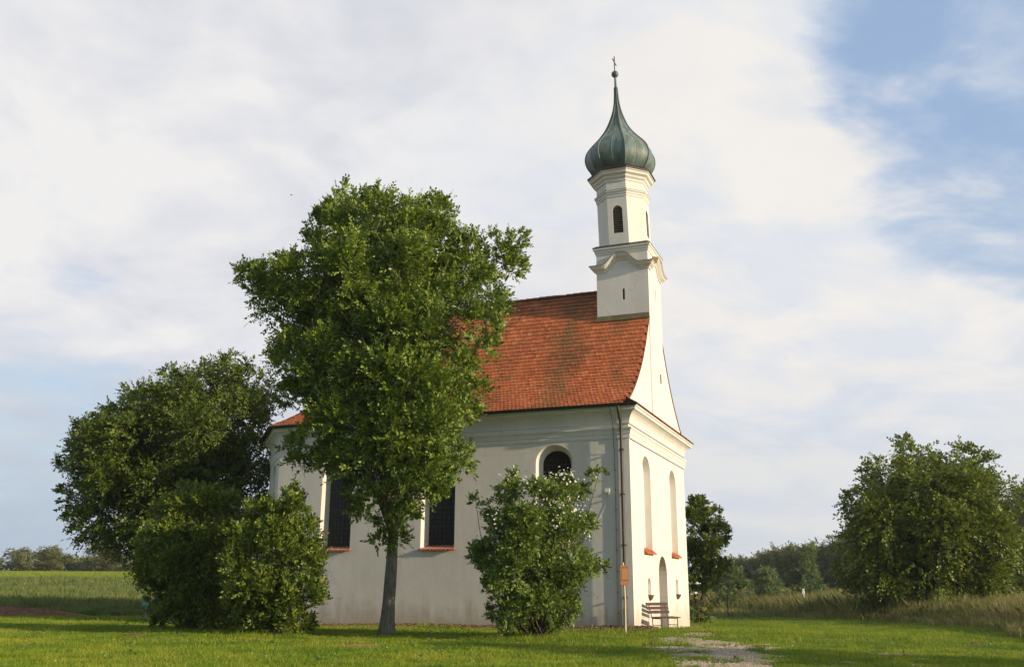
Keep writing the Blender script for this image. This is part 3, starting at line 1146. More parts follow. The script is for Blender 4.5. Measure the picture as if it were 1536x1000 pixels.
    e = MB(); e.sweep(ringp(20.4), [(.12, 20.553), (.13, 20.55), (.13, 20.565), (0, 20.62)], closed=True, flip=1); e.build('moulding_cover', M['dark_metal'], o3)
    c4 = MB()
    c4.sweep(ringp(21.3), [(0, 21.05), (.04, 21.05), (.05, 21.15), (.14, 21.24), (.16, 21.32), (.28, 21.40), (.30, 21.50), (.36, 21.54), (.36, 21.60), (0, 21.8)], closed=True, flip=1)
    o4 = c4.build('belfry_cornice', M['trim'], bel)
    e = MB(); e.sweep(ringp(21.3), [(.35, 21.585), (.42, 21.585), (.42, 21.63), (.12, 21.90)], closed=True, flip=1); e.build('cornice_cover', M['dark_metal'], o4)
    # onion dome
    dp = [(21.80, 1.34), (21.95, 1.52), (22.15, 1.66), (22.4, 1.765), (22.65, 1.80), (22.9, 1.77), (23.15, 1.66), (23.4, 1.47), (23.65, 1.23), (23.9, 1.01),
          (24.2, .78), (24.5, .60), (24.85, .44), (25.2, .31), (25.55, .20), (25.9, .13), (26.4, .088), (27.0, .066), (27.55, .055)]
    zz = np.array([p[0] for p in dp]); rr = np.array([p[1] for p in dp])
    zi = np.linspace(zz[0], zz[-1], 56)
    ri = np.interp(zi, zz, rr); ri2 = np.convolve(np.pad(ri, 2, mode='reflect', reflect_type='odd'), np.ones(5) / 5, 'valid')
    m = MB(); vs = []; SUB = 4
    def dome_pt(k, j, z, r):
        A = Vector((cos(pi / 8 + k * pi / 4), sin(pi / 8 + k * pi / 4))); B = Vector((cos(pi / 8 + (k + 1) * pi / 4), sin(pi / 8 + (k + 1) * pi / 4)))
        q = A.lerp(B, j / SUB)
        q = q * (1 + .022 * (1 - (2 * j / SUB - 1) ** 2))      # faces belly out a little
        return (cw + q.x * r, cl + lean(z) + q.y * r, z)
    for z, r in zip(zi, ri2):
        for k in range(8):
            for j in range(SUB):
                vs.append(dome_pt(k, j, z, r))
    n = 8 * SUB
    m.add(vs, [(i * n + k, i * n + (k + 1) % n, (i + 1) * n + (k + 1) % n, (i + 1) * n + k) for i in range(len(zi) - 1) for k in range(n)], False)
    dome = m.build('onion_dome', M['copper'], church)
    rb = MB()
    for k in range(8):
        rb.tube([dome_pt(k, 0, z, r + .012) for z, r in zip(zi[:50], ri2[:50])], .030, 5)
        for j in (2,):
            rb.tube([dome_pt(k, j, z, r + .004) for z, r in zip(zi[:36], ri2[:36])], .013, 4)
    rb.build('dome_ribs', M['copper'], dome)
    ball = MB()
    bz = 27.72; vs = []
    for i in range(9):
        a = -pi / 2 + pi * i / 8
        for k in range(14):
            vs.append((cw + .19 * cos(a) * cos(2 * pi * k / 14), cl + lean(bz) + .19 * cos(a) * sin(2 * pi * k / 14), bz + .19 * sin(a)))
    ball.add(vs, [(i * 14 + k, i * 14 + (k + 1) % 14, (i + 1) * 14 + (k + 1) % 14, (i + 1) * 14 + k) for i in range(8) for k in range(14)], True)
    ball.build('finial_ball', M['copper'], dome)
    cr = MB()
    cx, cy = cw, cl + lean(28.2)
    cr.box((cx - .022, cy - .022, 27.88), (cx + .022, cy + .022, 28.78))
    cr.box((cx - .36, cy - .02, 28.42), (cx - .0225, cy + .02, 28.465)); cr.box((cx + .0225, cy - .02, 28.42), (cx + .36, cy + .02, 28.465))
    cr.build('cross', M['gold'], dome)


church_walls()
mouldings()
church_roof()
tower()


def wall_strip():
    # strip of leaf litter and small stones along the wall foot
    rng = np.random.default_rng(8)
    m = MB()
    n = 60
    vs = []
    for i in range(n + 1):
        l = -1.0 + 18.5 * i / n
        for o, up in ((0, .15), (.4 + .2 * rng.random(), .07), (1.0 + .5 * rng.random(), .014)):
            x, y = to_world(-o, l)
            vs.append((x, y, float(gz(x, y)) + up))
    m.add(vs, [(i * 3 + j, (i + 1) * 3 + j, (i + 1) * 3 + j + 1, i * 3 + j + 1) for i in range(n) for j in range(2)])
    vs = []
    for i in range(31):
        w = -.7 + 12.2 * i / 30
        for o in (0, .3, .6 + .3 * rng.random()):
            x, y = to_world(w, -o)
            vs.append((x, y, float(gz(x, y)) + .018))
    m.add(vs, [(i * 3 + j, i * 3 + j + 1, (i + 1) * 3 + j + 1, (i + 1) * 3 + j) for i in range(30) for j in range(2)])
    tag(m.build('litter_strip', M['litter']), kind='structure')
    k = 14000
    l = rng.uniform(-.8, 17, k); o = np.abs(rng.normal(.1, .65, k))
    w0 = -o
    x = CX + w0 * sin(CA) - l * cos(CA); y = CY + w0 * cos(CA) + l * sin(CA)
    b = np.stack([x, y, gz(x, y) + .02 + .13 * np.clip(1 - o, 0, 1)], -1)
    s = rng.uniform(.02, .055, k)[:, None]
    d1 = rng.normal(0, 1, (k, 3)); d1[:, 2] = np.abs(d1[:, 2]) * .6; d2 = rng.normal(0, 1, (k, 3)); d2[:, 2] = np.abs(d2[:, 2]) * .5
    d1 /= np.linalg.norm(d1, axis=1)[:, None]; d2 /= np.linalg.norm(d2, axis=1)[:, None]
    v = np.stack([b, b + d1 * s, b + (d1 + d2) * s * .8, b + d2 * s], 1).reshape(-1, 3)
    tag(quads_mesh('dry_leaves', v, 4, M['litter']), kind='stuff')


wall_strip()

# crown lobes (x, y, z, radius) in metres
FRONT=[(-5.95,32.46,14.77,0.9),(-6.44,35.09,15.84,0.97),(-6.51,33.45,15.89,0.46),(-6.75,33.89,16.65,0.21),(-6.7,32.54,14.4,0.72),(-7.13,34.67,15.24,0.77),(-5.83,33.67,16.1,0.47),(-4.89,32.36,14.74,0.94),(-5.31,35.13,15.86,1.02),(-3.75,32.83,14.94,0.86),(-3.99,34.94,15.79,0.92),(-4.37,33.55,15.84,0.42),(-2.96,33.9,15.38,0.8),(-3.37,33.82,16.04,0.42),(-2.69,32.47,13.87,0.79),(-2.87,34.57,14.66,0.84),(-7.59,33.69,15.12,0.37),(-7.06,32.32,12.87,0.94),(-7.76,35.54,14.0,1.03),(-5.47,31.59,12.63,1.27),(-5.8,33.55,13.31,1.35),(-6.19,35.76,14.08,1.43),(-4.02,31.55,12.37,1.27),(-4.31,33.86,13.16,1.36),(-4.56,35.8,13.82,1.44),(-2.82,31.63,11.9,1.14),(-3.0,33.65,12.56,1.21),(-3.18,35.73,13.24,1.28),(-1.37,33.61,13.57,0.88),(-0.35,33.7,13.99,0.7),(-0.01,33.77,13.42,0.47),(-0.74,33.88,14.55,0.42),(-1.01,31.03,11.47,0.82),(-1.06,32.69,12.0,0.86),(-10.15,33.9,13.14,0.47),(-10.36,33.69,13.28,0.28),(-9.44,34.01,12.78,0.71),(-8.12,32.58,12.44,0.77),(-8.71,34.97,13.24,0.82),(-8.28,32.74,13.22,0.32),(-8.89,35.14,14.08,0.34),(-7.41,32.59,13.75,0.45),(-7.96,34.99,14.65,0.48),(-8.61,34.07,11.73,0.99),(-9.12,36.1,12.33,1.05),(-7.08,32.93,11.27,1.18),(-7.4,34.42,11.71,1.24),(-7.78,36.19,12.23,1.3),(-5.46,32.13,10.79,1.29),(-5.78,33.98,11.32,1.36),(-6.07,35.69,11.81,1.43),(-3.93,31.48,10.37,1.26),(-4.14,33.13,10.83,1.33),(-4.38,35.06,11.37,1.41),(-2.85,31.1,10.27,0.9),(-3.01,32.92,10.78,0.96),(-3.16,34.48,11.21,1.0),(-1.1,30.77,10.07,0.6),(-1.18,33.16,10.73,0.64),(-0.46,30.7,10.12,0.3),(-0.48,32.29,10.57,0.31),(-0.68,33.92,13.47,0.75),(0.08,33.87,14.49,0.42),(-1.66,32.26,12.37,0.76),(-1.8,34.94,13.26,0.82),(-9.68,33.49,12.79,0.56),(-8.93,34.15,12.37,0.8),(-9.39,35.91,12.92,0.84),(-9.42,33.82,13.25,0.47),(-5.46,32.0,13.8,0.66),(-6.02,35.29,15.06,0.73),(-3.9,32.19,14.02,0.76),(-4.27,35.19,15.17,0.83),(-1.76,30.77,8.82,0.47),(-1.85,32.39,9.2,0.49),(-1.94,33.86,9.55,0.52),(-0.68,30.75,9.48,0.26),(-0.72,32.7,9.98,0.27),(-7.81,33.31,9.84,0.92),(-8.16,34.8,10.21,0.96),(-8.55,36.46,10.62,1.01),(-6.42,32.57,9.29,1.17),(-6.75,34.25,9.69,1.23),(-7.11,36.1,10.13,1.3),(-4.85,31.85,8.77,1.28),(-5.14,33.77,9.2,1.35),(-5.41,35.54,9.6,1.43),(-3.38,31.26,8.41,1.25),(-3.58,33.08,8.81,1.33),(-3.77,34.84,9.19,1.4),(-2.25,30.91,7.99,0.68),(-2.36,32.44,8.31,0.72),(-2.48,34.18,8.67,0.76),(-1.58,30.93,7.38,0.36),(-1.72,33.61,7.88,0.4),(-0.97,31.11,8.16,0.22),(-1.02,32.89,8.53,0.23),(-8.0,33.5,8.37,0.51),(-8.41,35.2,8.72,0.54),(-8.72,36.5,8.98,0.56),(-5.81,32.38,7.44,1.07),(-6.11,34.05,7.74,1.13),(-6.44,35.87,8.07,1.19),(-4.29,31.74,6.87,1.14),(-4.53,33.49,7.16,1.2),(-4.77,35.23,7.45,1.27),(-2.87,31.2,6.79,0.95),(-3.03,32.9,7.07,1.0),(-3.17,34.49,7.33,1.05),(-2.18,31.37,5.91,0.69),(-2.36,33.86,6.25,0.75),(-3.2,31.53,5.48,0.92),(-3.34,32.92,5.65,0.96),(-3.5,34.5,5.84,1.0),(-4.75,32.15,5.54,0.93),(-4.96,33.53,5.71,0.97),(-5.21,35.27,5.93,1.02),(-6.15,32.72,6.19,0.63),(-6.49,34.48,6.44,0.67),(-6.75,35.87,6.64,0.69),(-7.55,33.83,5.98,0.56),(-7.94,35.58,6.21,0.59),(-8.13,34.06,6.54,0.33),(-8.57,35.93,6.82,0.35),(-6.71,32.89,7.05,0.55),(-7.0,34.32,7.29,0.57),(-7.37,36.12,7.58,0.6),(-4.07,32.66,4.23,0.63),(-4.31,34.51,4.38,0.67),(-5.01,33.03,4.26,0.55),(-5.29,34.89,4.41,0.58),(-3.92,33.59,3.38,0.42),(-4.54,33.72,3.1,0.33),(-2.65,31.91,5.07,0.62),(-2.81,33.74,5.27,0.65),(-2.28,31.57,4.7,0.31),(-2.41,33.43,4.89,0.32),(-5.57,33.12,4.84,0.37),(-5.89,35.06,5.03,0.39),(-4.76,32.49,4.62,0.54),(-5.08,34.66,4.82,0.58),(-3.5,31.92,4.67,0.62),(-3.76,34.29,4.89,0.66),(-4.24,32.65,3.87,0.54),(-4.48,34.49,3.99,0.57),(-3.66,32.36,3.94,0.4),(-3.87,34.22,4.07,0.43),(-5.28,32.66,5.26,0.5),(-5.67,35.09,5.53,0.53)]
LEFT=[(-16.02,51.67,13.19,1.14),(-14.48,51.8,12.45,1.07),(-16.87,50.42,12.3,1.05),(-17.79,53.16,12.88,1.1),(-17.98,49.38,11.48,1.02),(-18.82,51.69,11.94,1.07),(-19.78,54.33,12.47,1.13),(-19.67,49.25,10.93,0.95),(-20.74,51.92,11.44,1.01),(-21.75,54.45,11.92,1.05),(-21.03,49.3,10.14,0.75),(-22.04,51.66,10.55,0.79),(-23.21,54.4,11.02,0.83),(-22.27,50.22,9.49,0.56),(-23.81,53.68,10.03,0.59),(-13.84,51.84,11.31,0.93),(-15.17,50.12,10.61,1.66),(-16.32,53.91,11.29,1.79),(-16.89,49.0,9.68,1.76),(-17.9,51.93,10.16,1.87),(-18.84,54.66,10.61,1.97),(-19.29,48.9,9.29,1.62),(-20.4,51.72,9.74,1.72),(-21.6,54.76,10.21,1.82),(-21.48,49.26,8.63,1.29),(-22.69,52.04,9.02,1.37),(-23.73,54.44,9.36,1.43),(-23.3,50.39,9.33,0.7),(-24.62,53.24,9.76,0.74),(-23.55,50.53,7.89,0.7),(-24.76,53.14,8.22,0.73),(-20.5,49.09,6.86,1.49),(-21.63,51.8,7.15,1.58),(-22.79,54.59,7.44,1.66),(-18.3,48.82,6.84,1.62),(-19.53,52.1,7.19,1.73),(-20.55,54.83,7.48,1.82),(-15.63,49.08,7.23,1.7),(-16.59,52.07,7.57,1.8),(-17.39,54.6,7.86,1.89),(-13.76,50.24,8.45,1.39),(-14.64,53.45,8.89,1.48),(-13.59,52.04,7.22,1.26),(-23.02,50.28,6.09,0.76),(-24.28,53.03,6.33,0.81),(-24.27,52.29,5.35,0.51),(-21.1,50.17,5.21,1.39),(-22.44,53.35,5.44,1.48),(-18.6,49.27,4.82,1.53),(-19.7,52.19,5.01,1.62),(-20.54,54.42,5.15,1.69),(-16.39,49.91,4.87,1.55),(-17.73,54.01,5.14,1.68),(-14.49,51.94,5.02,1.44),(-23.15,52.26,4.45,0.72),(-20.64,50.36,3.67,0.91),(-21.68,52.89,3.77,0.95),(-18.79,50.22,3.33,0.97),(-19.87,53.09,3.43,1.03),(-17.21,51.82,3.22,1.08),(-14.91,52.11,2.89,1.08),(-23.59,50.46,9.89,0.45),(-24.92,53.31,10.35,0.48),(-23.78,50.39,8.78,0.42),(-25.09,53.17,9.17,0.44),(-24.79,52.12,8.2,0.36),(-24.57,52.13,6.5,0.4),(-24.42,51.76,5.53,0.32),(-23.76,51.8,4.25,0.39),(-22.12,50.21,10.66,0.31),(-23.7,53.81,11.31,0.33),(-21.17,50.26,11.72,0.35),(-22.5,53.44,12.35,0.37),(-18.9,50.59,12.85,0.38),(-19.93,53.34,13.46,0.41),(-17.63,51.5,13.53,0.39),(-16.17,51.93,14.03,0.47),(-22.78,50.04,10.11,0.31),(-24.19,53.15,10.64,0.33),(-15.15,51.8,13.69,0.43)]
SHRUBA=[(-11.87,35.24,4.45,0.83),(-12.23,36.32,4.53,0.85),(-10.85,35.09,4.2,0.73),(-11.19,36.17,4.28,0.75),(-12.64,34.97,3.69,0.82),(-13.21,36.54,3.79,0.86),(-10.27,35.16,3.43,0.63),(-10.68,36.58,3.5,0.66),(-13.51,35.55,2.9,0.44),(-13.96,36.73,2.94,0.46),(-13.0,35.45,2.22,0.78),(-13.51,36.83,2.25,0.82),(-11.63,35.01,2.7,1.21),(-12.27,36.96,2.76,1.28),(-10.39,35.11,2.23,0.85),(-10.78,36.4,2.25,0.88),(-13.27,35.77,1.27,0.59),(-13.4,36.11,1.27,0.6),(-12.4,35.52,0.81,0.74),(-12.7,36.39,0.79,0.76),(-11.15,35.52,1.05,1.11),(-11.55,36.8,1.03,1.15),(-10.3,36.03,0.81,0.75),(-12.98,36.07,0.32,0.4),(-11.63,36.1,0.32,0.6),(-12.46,35.5,5.01,0.22),(-12.84,36.58,5.12,0.23),(-11.88,35.82,5.25,0.22),(-11.08,36.12,4.93,0.22),(-13.54,35.35,3.42,0.22),(-14.01,36.58,3.48,0.23),(-11.4,35.81,5.07,0.2)]
SHRUBB=[(-7.32,31.32,4.15,0.48),(-7.53,32.25,4.22,0.49),(-7.97,30.93,3.53,0.68),(-8.32,32.31,3.62,0.71),(-6.92,30.96,3.33,0.56),(-7.27,32.55,3.42,0.59),(-8.59,31.05,3.32,0.52),(-9.05,32.68,3.41,0.54),(-7.53,31.24,2.38,1.04),(-7.95,33.0,2.42,1.1),(-6.64,31.42,2.22,0.35),(-6.95,32.86,2.25,0.36),(-8.58,31.24,1.95,0.78),(-9.0,32.77,1.97,0.82),(-6.72,31.06,1.34,0.6),(-7.03,32.44,1.33,0.63),(-7.94,31.55,1.02,1.05),(-8.13,32.3,1.0,1.07),(-8.9,31.92,0.9,0.57),(-6.35,31.27,1.55,0.22),(-6.59,32.45,1.55,0.22),(-7.05,31.6,0.54,0.57),(-7.27,32.6,0.51,0.59),(-8.36,32.1,0.37,0.58),(-7.44,31.39,3.78,0.48),(-7.77,32.8,3.88,0.5),(-7.52,32.04,4.65,0.18),(-8.07,31.57,4.16,0.2),(-8.41,32.91,4.27,0.2),(-6.97,31.41,3.94,0.2),(-7.14,32.19,4.0,0.2),(-6.35,31.41,2.43,0.17),(-6.55,32.41,2.46,0.18),(-6.29,31.97,1.12,0.15),(-8.52,31.23,4.05,0.17),(-8.86,32.44,4.14,0.18)]
BUSH=[(0.07,30.7,5.06,0.25),(-0.04,30.18,4.47,0.46),(-0.04,31.61,4.61,0.48),(0.71,29.92,4.41,0.58),(0.74,31.33,4.54,0.61),(1.56,30.01,4.51,0.58),(1.65,31.68,4.67,0.61),(2.23,30.96,4.82,0.39),(2.66,30.83,5.12,0.17),(2.98,30.91,5.3,0.09),(-0.91,30.88,4.17,0.21),(-1.19,30.88,4.3,0.11),(-0.51,29.92,3.4,0.62),(-0.53,31.15,3.48,0.65),(0.5,29.93,3.2,0.91),(0.52,31.44,3.29,0.96),(1.65,29.96,3.32,0.79),(1.77,32.01,3.43,0.84),(2.23,30.02,3.63,0.42),(2.35,31.58,3.74,0.44),(-0.6,30.43,2.44,0.63),(-0.62,31.81,2.48,0.66),(0.5,29.83,1.98,1.03),(0.53,31.94,2.01,1.1),(1.63,29.75,2.19,0.82),(1.75,31.83,2.23,0.88),(2.4,30.29,2.16,0.34),(2.48,31.28,2.18,0.35),(2.93,31.02,2.26,0.17),(-0.79,30.15,1.58,0.33),(-0.83,31.5,1.58,0.35),(-0.08,29.96,1.08,0.66),(-0.08,31.34,1.06,0.69),(0.92,30.11,0.99,0.92),(0.96,31.65,0.96,0.96),(1.72,30.5,1.08,0.51),(1.8,31.87,1.06,0.53),(0.26,31.09,0.39,0.43),(1.15,31.01,0.32,0.47)]
WALNUT=[(24.32,55.27,9.35,0.99),(25.58,58.15,9.75,1.05),(26.11,54.97,8.92,1.06),(27.61,58.13,9.34,1.13),(28.83,56.75,8.52,0.86),(23.96,56.62,10.14,0.39),(22.2,55.25,8.15,1.07),(23.41,58.26,8.51,1.13),(20.2,55.24,6.5,0.69),(21.41,58.56,6.8,0.73),(21.06,54.86,6.74,0.91),(22.63,58.97,7.13,0.98),(23.93,54.0,7.25,1.57),(25.27,57.02,7.56,1.66),(26.44,59.67,7.84,1.73),(26.31,54.25,6.91,1.58),(27.67,57.07,7.18,1.66),(28.83,59.44,7.41,1.73),(29.88,57.52,7.44,1.03),(29.64,56.56,6.27,0.63),(21.81,53.98,5.35,1.57),(22.96,56.83,5.55,1.65),(24.11,59.68,5.75,1.73),(23.93,53.8,4.61,1.79),(25.4,57.12,4.79,1.9),(26.61,59.85,4.94,1.99),(26.87,54.4,4.65,1.81),(28.13,56.96,4.8,1.89),(29.29,59.31,4.93,1.97),(28.99,56.49,4.0,1.17),(20.38,55.54,4.3,1.15),(21.4,58.35,4.44,1.21),(20.08,57.07,2.9,0.87),(21.26,55.18,2.79,1.45),(22.6,58.66,2.86,1.54),(23.54,54.35,2.42,1.65),(24.55,56.69,2.45,1.72),(25.71,59.36,2.49,1.81),(26.54,55.09,2.44,1.68),(28.11,58.34,2.49,1.78),(29.22,57.2,2.41,1.34),(20.6,57.06,1.67,0.95),(22.4,56.54,1.19,1.09),(25.1,57.4,1.01,1.27),(27.72,57.08,1.1,1.11),(29.09,57.01,1.26,0.87),(29.55,56.77,4.8,1.02)]
SMALL=[(11.52,57.47,6.41,0.56),(11.74,58.6,6.5,0.57),(12.13,57.44,5.73,0.64),(12.35,58.48,5.81,0.65),(11.08,57.17,5.31,0.79),(11.32,58.42,5.39,0.81),(11.74,57.11,4.13,0.79),(12.1,58.86,4.21,0.81),(12.59,57.56,4.75,0.48),(12.83,58.68,4.81,0.49),(10.96,57.45,3.17,0.99),(11.17,58.55,3.2,1.01),(12.12,57.31,2.98,0.63),(12.31,58.22,3.0,0.64),(12.7,57.43,2.98,0.32),(12.98,58.66,3.01,0.32),(11.12,58.15,2.01,0.8),(11.96,57.17,2.09,0.55),(12.23,58.45,2.1,0.57)]


# ------------------------------------------------------------------ bench, sign and small things
def bench():
    root = empty('bench', (5.61, 39.05, float(gz(5.61, 39.05))), -R(90 - 43.4))
    # local x along the bench, local -y is the way it faces
    root.rotation_euler = (0, 0, R(90 - 46.6))
    tag(root, 'weathered brown slatted wooden bench on thin iron legs beside the church door', 'bench')
    L = 1.30
    for k in range(4):
        m = MB(); y = -.06 - k * .115
        m.box((-.05, y - .100, .435 + .012 * (k == 0) - .01 * (k == 3)), (L + .05, y, .472 + .012 * (k == 0) - .01 * (k == 3)))
        m.build('seat_slat', M['bench'], root)
    for k in range(3):
        m = MB(); z = .60 + k * .155; y = .02 + (z - .45) * .26
        mt = Matrix.Translation((0, y, z)) @ Matrix.Rotation(-.25, 4, 'X')
        m.box((-.05, -.014, 0), (L + .05, .016, .118), mt)
        m.build('back_slat', M['bench'], root)
    for x in (.14, L - .14):
        m = MB()
        m.tube([(x, -.48, -.03), (x, -.48, .42)], .020, 6); m.build('leg', M['iron'], root)
        m = MB()
        m.tube([(x, -.02, -.03), (x, .0, .42), (x, .05, .55), (x, .19, 1.02)], .020, 6); m.build('leg', M['iron'], root)
        m = MB(); m.tube([(x, -.48, .415), (x, .0, .41)], .018, 6); m.build('seat_rail', M['iron'], root)
        m = MB(); m.tube([(x, -.48, .16), (x, -.01, .16)], .014, 6); m.build('stretcher', M['iron'], root)


def sign():
    root = empty('sign_post', (4.09, 34.7, 0), R(8))
    tag(root, 'pale wooden pole with a small orange brown notice board in front of the downpipe', 'sign')
    m = MB(); m.tube([(0, 0, -.1), (.015, 0, 1.2), (-.03, 0, 2.46)], [.040, .036, .034], 8); m.build('post', M['post'], root)
    m = MB(); m.box((-.155, -.07, 1.68), (.155, -.042, 2.36)); b = m.build('board', M['board'], root)
    m = MB(); m.box((-.105, -.078, 1.86), (.105, -.071, 2.22)); m.build('inset_panel', M['board2'], b)
    for z in (1.83, 2.27):
        m = MB(); m.box((-.125, -.082, z), (.125, -.071, z + .022)); m.build('trim_strip', M['door'], b)


def zg_(x, y): return float(gz(x, y))


bench()
sign()


def mound(name, label, cat, x, y, rx, ry, h, mat, seed=1, rz=0):
    rng = np.random.default_rng(seed)
    root_z = float(gz(x, y))
    n, rr = 40, 9
    vs = [(0, 0, h)]
    ph = rng.uniform(0, 6.28, 5)
    for r in range(1, rr + 1):
        for k in range(n):
            a = 2 * pi * k / n
            s = r / rr
            wob = 1 + .22 * sin(2 * a + ph[0]) + .15 * sin(5 * a + ph[1]) + .08 * sin(9 * a + ph[2])
            z = h * (1 - s ** 1.6) * (1 + .35 * rng.normal() * .4) - (.05 if r == rr else 0)
            vs.append((cos(a) * rx * s * wob, sin(a) * ry * s * wob, z))
    fs = [(0, 1 + k, 1 + (k + 1) % n) for k in range(n)]
    fs += [(1 + (r - 1) * n + k, 1 + r * n + k, 1 + r * n + (k + 1) % n, 1 + (r - 1) * n + (k + 1) % n) for r in range(1, rr) for k in range(n)]
    m = MB(); m.add(vs, fs, True)
    o = m.build(name, mat)
    o.location = (x, y, root_z); o.rotation_euler = (0, 0, rz)
    tag(o, label, cat)
    return o


mound('soil_heap', 'long low heap of reddish brown soil at the left edge of the lawn', 'soil heap', -30.2, 58.2, 4.2, 1.0, .50, M['soil'], 2)
mound('mole_hill', 'small reddish molehill on the grass before the leftmost dark shrub', 'molehill', -12.0, 31.2, .45, .3, .06, M['soil'], 3)
mound('soil_patch', 'flat bare patch of pale earth on the lawn in front of the tree trunk', 'bare patch', -4.3, 26.8, .85, .55, .030, simple('dry_earth', (.30, .20, .085), .95, .1, .3, 6), 4)
mound('stump', 'flat cut brown stump in the lawn near the walnut tree', 'stump', 13.9, 29.3, .36, .28, .06, M['soil'], 5)

m = MB(); m.tube([(0, 0, -.2), (0, 0, 1.3)], .06, 8); m.box((-.07, -.07, 1.3), (.07, .07, 1.4)); m.box((-.10, -.03, 1.0), (.10, .03, 1.25))
o = m.build('marker_post', M['white']); o.location = (22.6, 74.5, float(gz(22.6, 74.5))); tag(o, 'short white marker post standing in the long grass near the willow bushes', 'post')
m = MB(); m.tube([(0, 0, -.2), (0, 0, 1.75)], .035, 6)
o = m.build('fence_stake', M['iron']); o.location = (13.9, 62, float(gz(13.9, 62))); tag(o, 'thin grey stake in the meadow right of the church', 'stake')
m = MB(); m.box((-.2, -.03, .85), (.2, .03, 1.3)); m.tube([(0, .05, -.1), (0, .05, 1.3)], .03, 6); m.box((-.06, -.036, 1.05), (.07, -.031, 1.2))
o = m.build('small_sign', M['teal']); o.location = (-18.05, 48.0, zg_(-18.05, 48.0)); tag(o, 'small teal board half hidden behind the leftmost dark shrub', 'sign')
# bird high in the sky
m = MB()
m.add([(-.05, 0, 0), (.25, 0, .05), (.9, .25, .18), (.5, -.02, .06), (-.25, 0, .05), (-.8, .25, .22), (-.4, -.05, .06), (0, .5, 0), (0, -.45, 0), (0, 0, -.09)],
      [(7, 9, 1), (7, 4, 9), (8, 1, 9), (8, 9, 4), (1, 2, 3), (4, 6, 5), (7, 1, 4), (8, 4, 1)])
o = m.build('bird', M['bird']); o.location = (-17.6, 68.5, 31.5); o.rotation_euler = (R(10), R(12), R(20)); o.scale = (.42, .42, .42); tag(o, 'tiny dark bird flying in the cloudy sky above the tree', 'bird')


# ------------------------------------------------------------------ trees
def nrmv(a):
    return a / np.maximum(np.linalg.norm(a, axis=-1, keepdims=True), 1e-9)


def sprays(lobes, dens, leaf, slen, seed, nl=11, up=.25, wind=(0, 0, 0), lw=.62, sub=9, subr=.40, jag=.30, droop=.12, rsub=.70):
    """leaf quads on short sprays: lobes > clumps > sprays > leaves"""
    rng = np.random.default_rng(seed)
    C_ = np.array([l[:3] for l in lobes], float); Rr = np.array([l[3] for l in lobes], float)
    # clumps over the shell of each lobe
    cc, cr, cd, cl_r = [], [], [], []
    for c, r in zip(C_, Rr):
        k = max(3, int(sub * min(1.6, max(.5, r))))
        d = nrmv(rng.normal(0, 1, (k, 3)))
        cc.append(c + d * r * rng.uniform(.42, rsub, (k, 1)) * np.array([1, 1, .9])); cr.append(r * subr * rng.uniform(.6, 1.3, k)); cd.append(d); cl_r += [r] * k
    cc = np.concatenate(cc); cr = np.concatenate(cr); cd = np.concatenate(cd)
    near = np.array([((cc - q) ** 2).sum(1).__lt__(.7).sum() for q in cc])
    wgt = cr ** 1.4 / near ** .5
    tot = int(dens * (Rr ** 2).sum() / nl)
    idx = rng.choice(len(cc), tot, p=wgt / wgt.sum())
    d = nrmv(rng.normal(0, 1, (tot, 3)) + cd[idx] * .55 + np.array([0, 0, .15]))
    p = cc[idx] + d * (cr[idx] * rng.uniform(.15, 1.0, tot) ** .42)[:, None]
    sdir = nrmv(d * .75 + cd[idx] * .35 + np.array([0, 0, up]) + np.array(wind) + rng.normal(0, jag, (tot, 3)))
    L = slen * rng.uniform(.55, 1.25, tot) * np.clip(np.array(cl_r)[idx] / .9, .6, 1.1)
    snrm = nrmv(np.array([0, 0, .42]) + d * .75 + cd[idx] * .3 + rng.normal(0, .22, (tot, 3)))
    side = nrmv(np.cross(sdir, snrm)); snrm = nrmv(np.cross(side, sdir))
    t = (np.arange(nl) + .6) / nl
    sg = np.where(np.arange(nl) % 2 == 0, 1.0, -1.0)
    sg[-1] = 0
    P = p[:, None, :] + sdir[:, None, :] * (L[:, None] * t)[..., None] - np.array([0, 0, 1.0]) * (droop * L[:, None] * t ** 2)[..., None]
    ld = nrmv(sdir[:, None, :] * .75 + side[:, None, :] * (sg * .72)[None, :, None] + rng.normal(0, .28, (tot, nl, 3)) + np.array([0, 0, -.12]))
    ln = nrmv(snrm[:, None, :] + rng.normal(0, .26, (tot, nl, 3)))
    ls = nrmv(np.cross(ld, ln)); ln = np.cross(ls, ld)
    s = leaf * rng.uniform(.65, 1.25, (tot, nl, 1)) * (1 - .25 * t[None, :, None])
    tip = P + ld * s
    mid = P + ld * s * .45 + ln * s * .07
    a = mid + ls * s * lw * .5; b = mid - ls * s * lw * .5
    return np.stack([P, a, tip, b], 2).reshape(-1, 3)


def limb(m, a, b, r0, r1, seed, sag=.12, n=7, seg=7):
    rg = random.Random(seed)
    a, b = Vector(a), Vector(b)
    ln = (b - a).length
    side = Vector((rg.uniform(-1, 1), rg.uniform(-1, 1), rg.uniform(-.3, .6))) * ln * sag
    pts = []
    for i in range(n):
        t = i / (n - 1)
        pts.append(a.lerp(b, t) + side * sin(pi * t) * (1 if i % 2 else .8) + Vector((rg.uniform(-1, 1), rg.uniform(-1, 1), rg.uniform(-1, 1))) * ln * .012)
    m.tube(pts, [r0 + (r1 - r0) * (i / (n - 1)) ** .8 for i in range(n)], seg)
    return pts


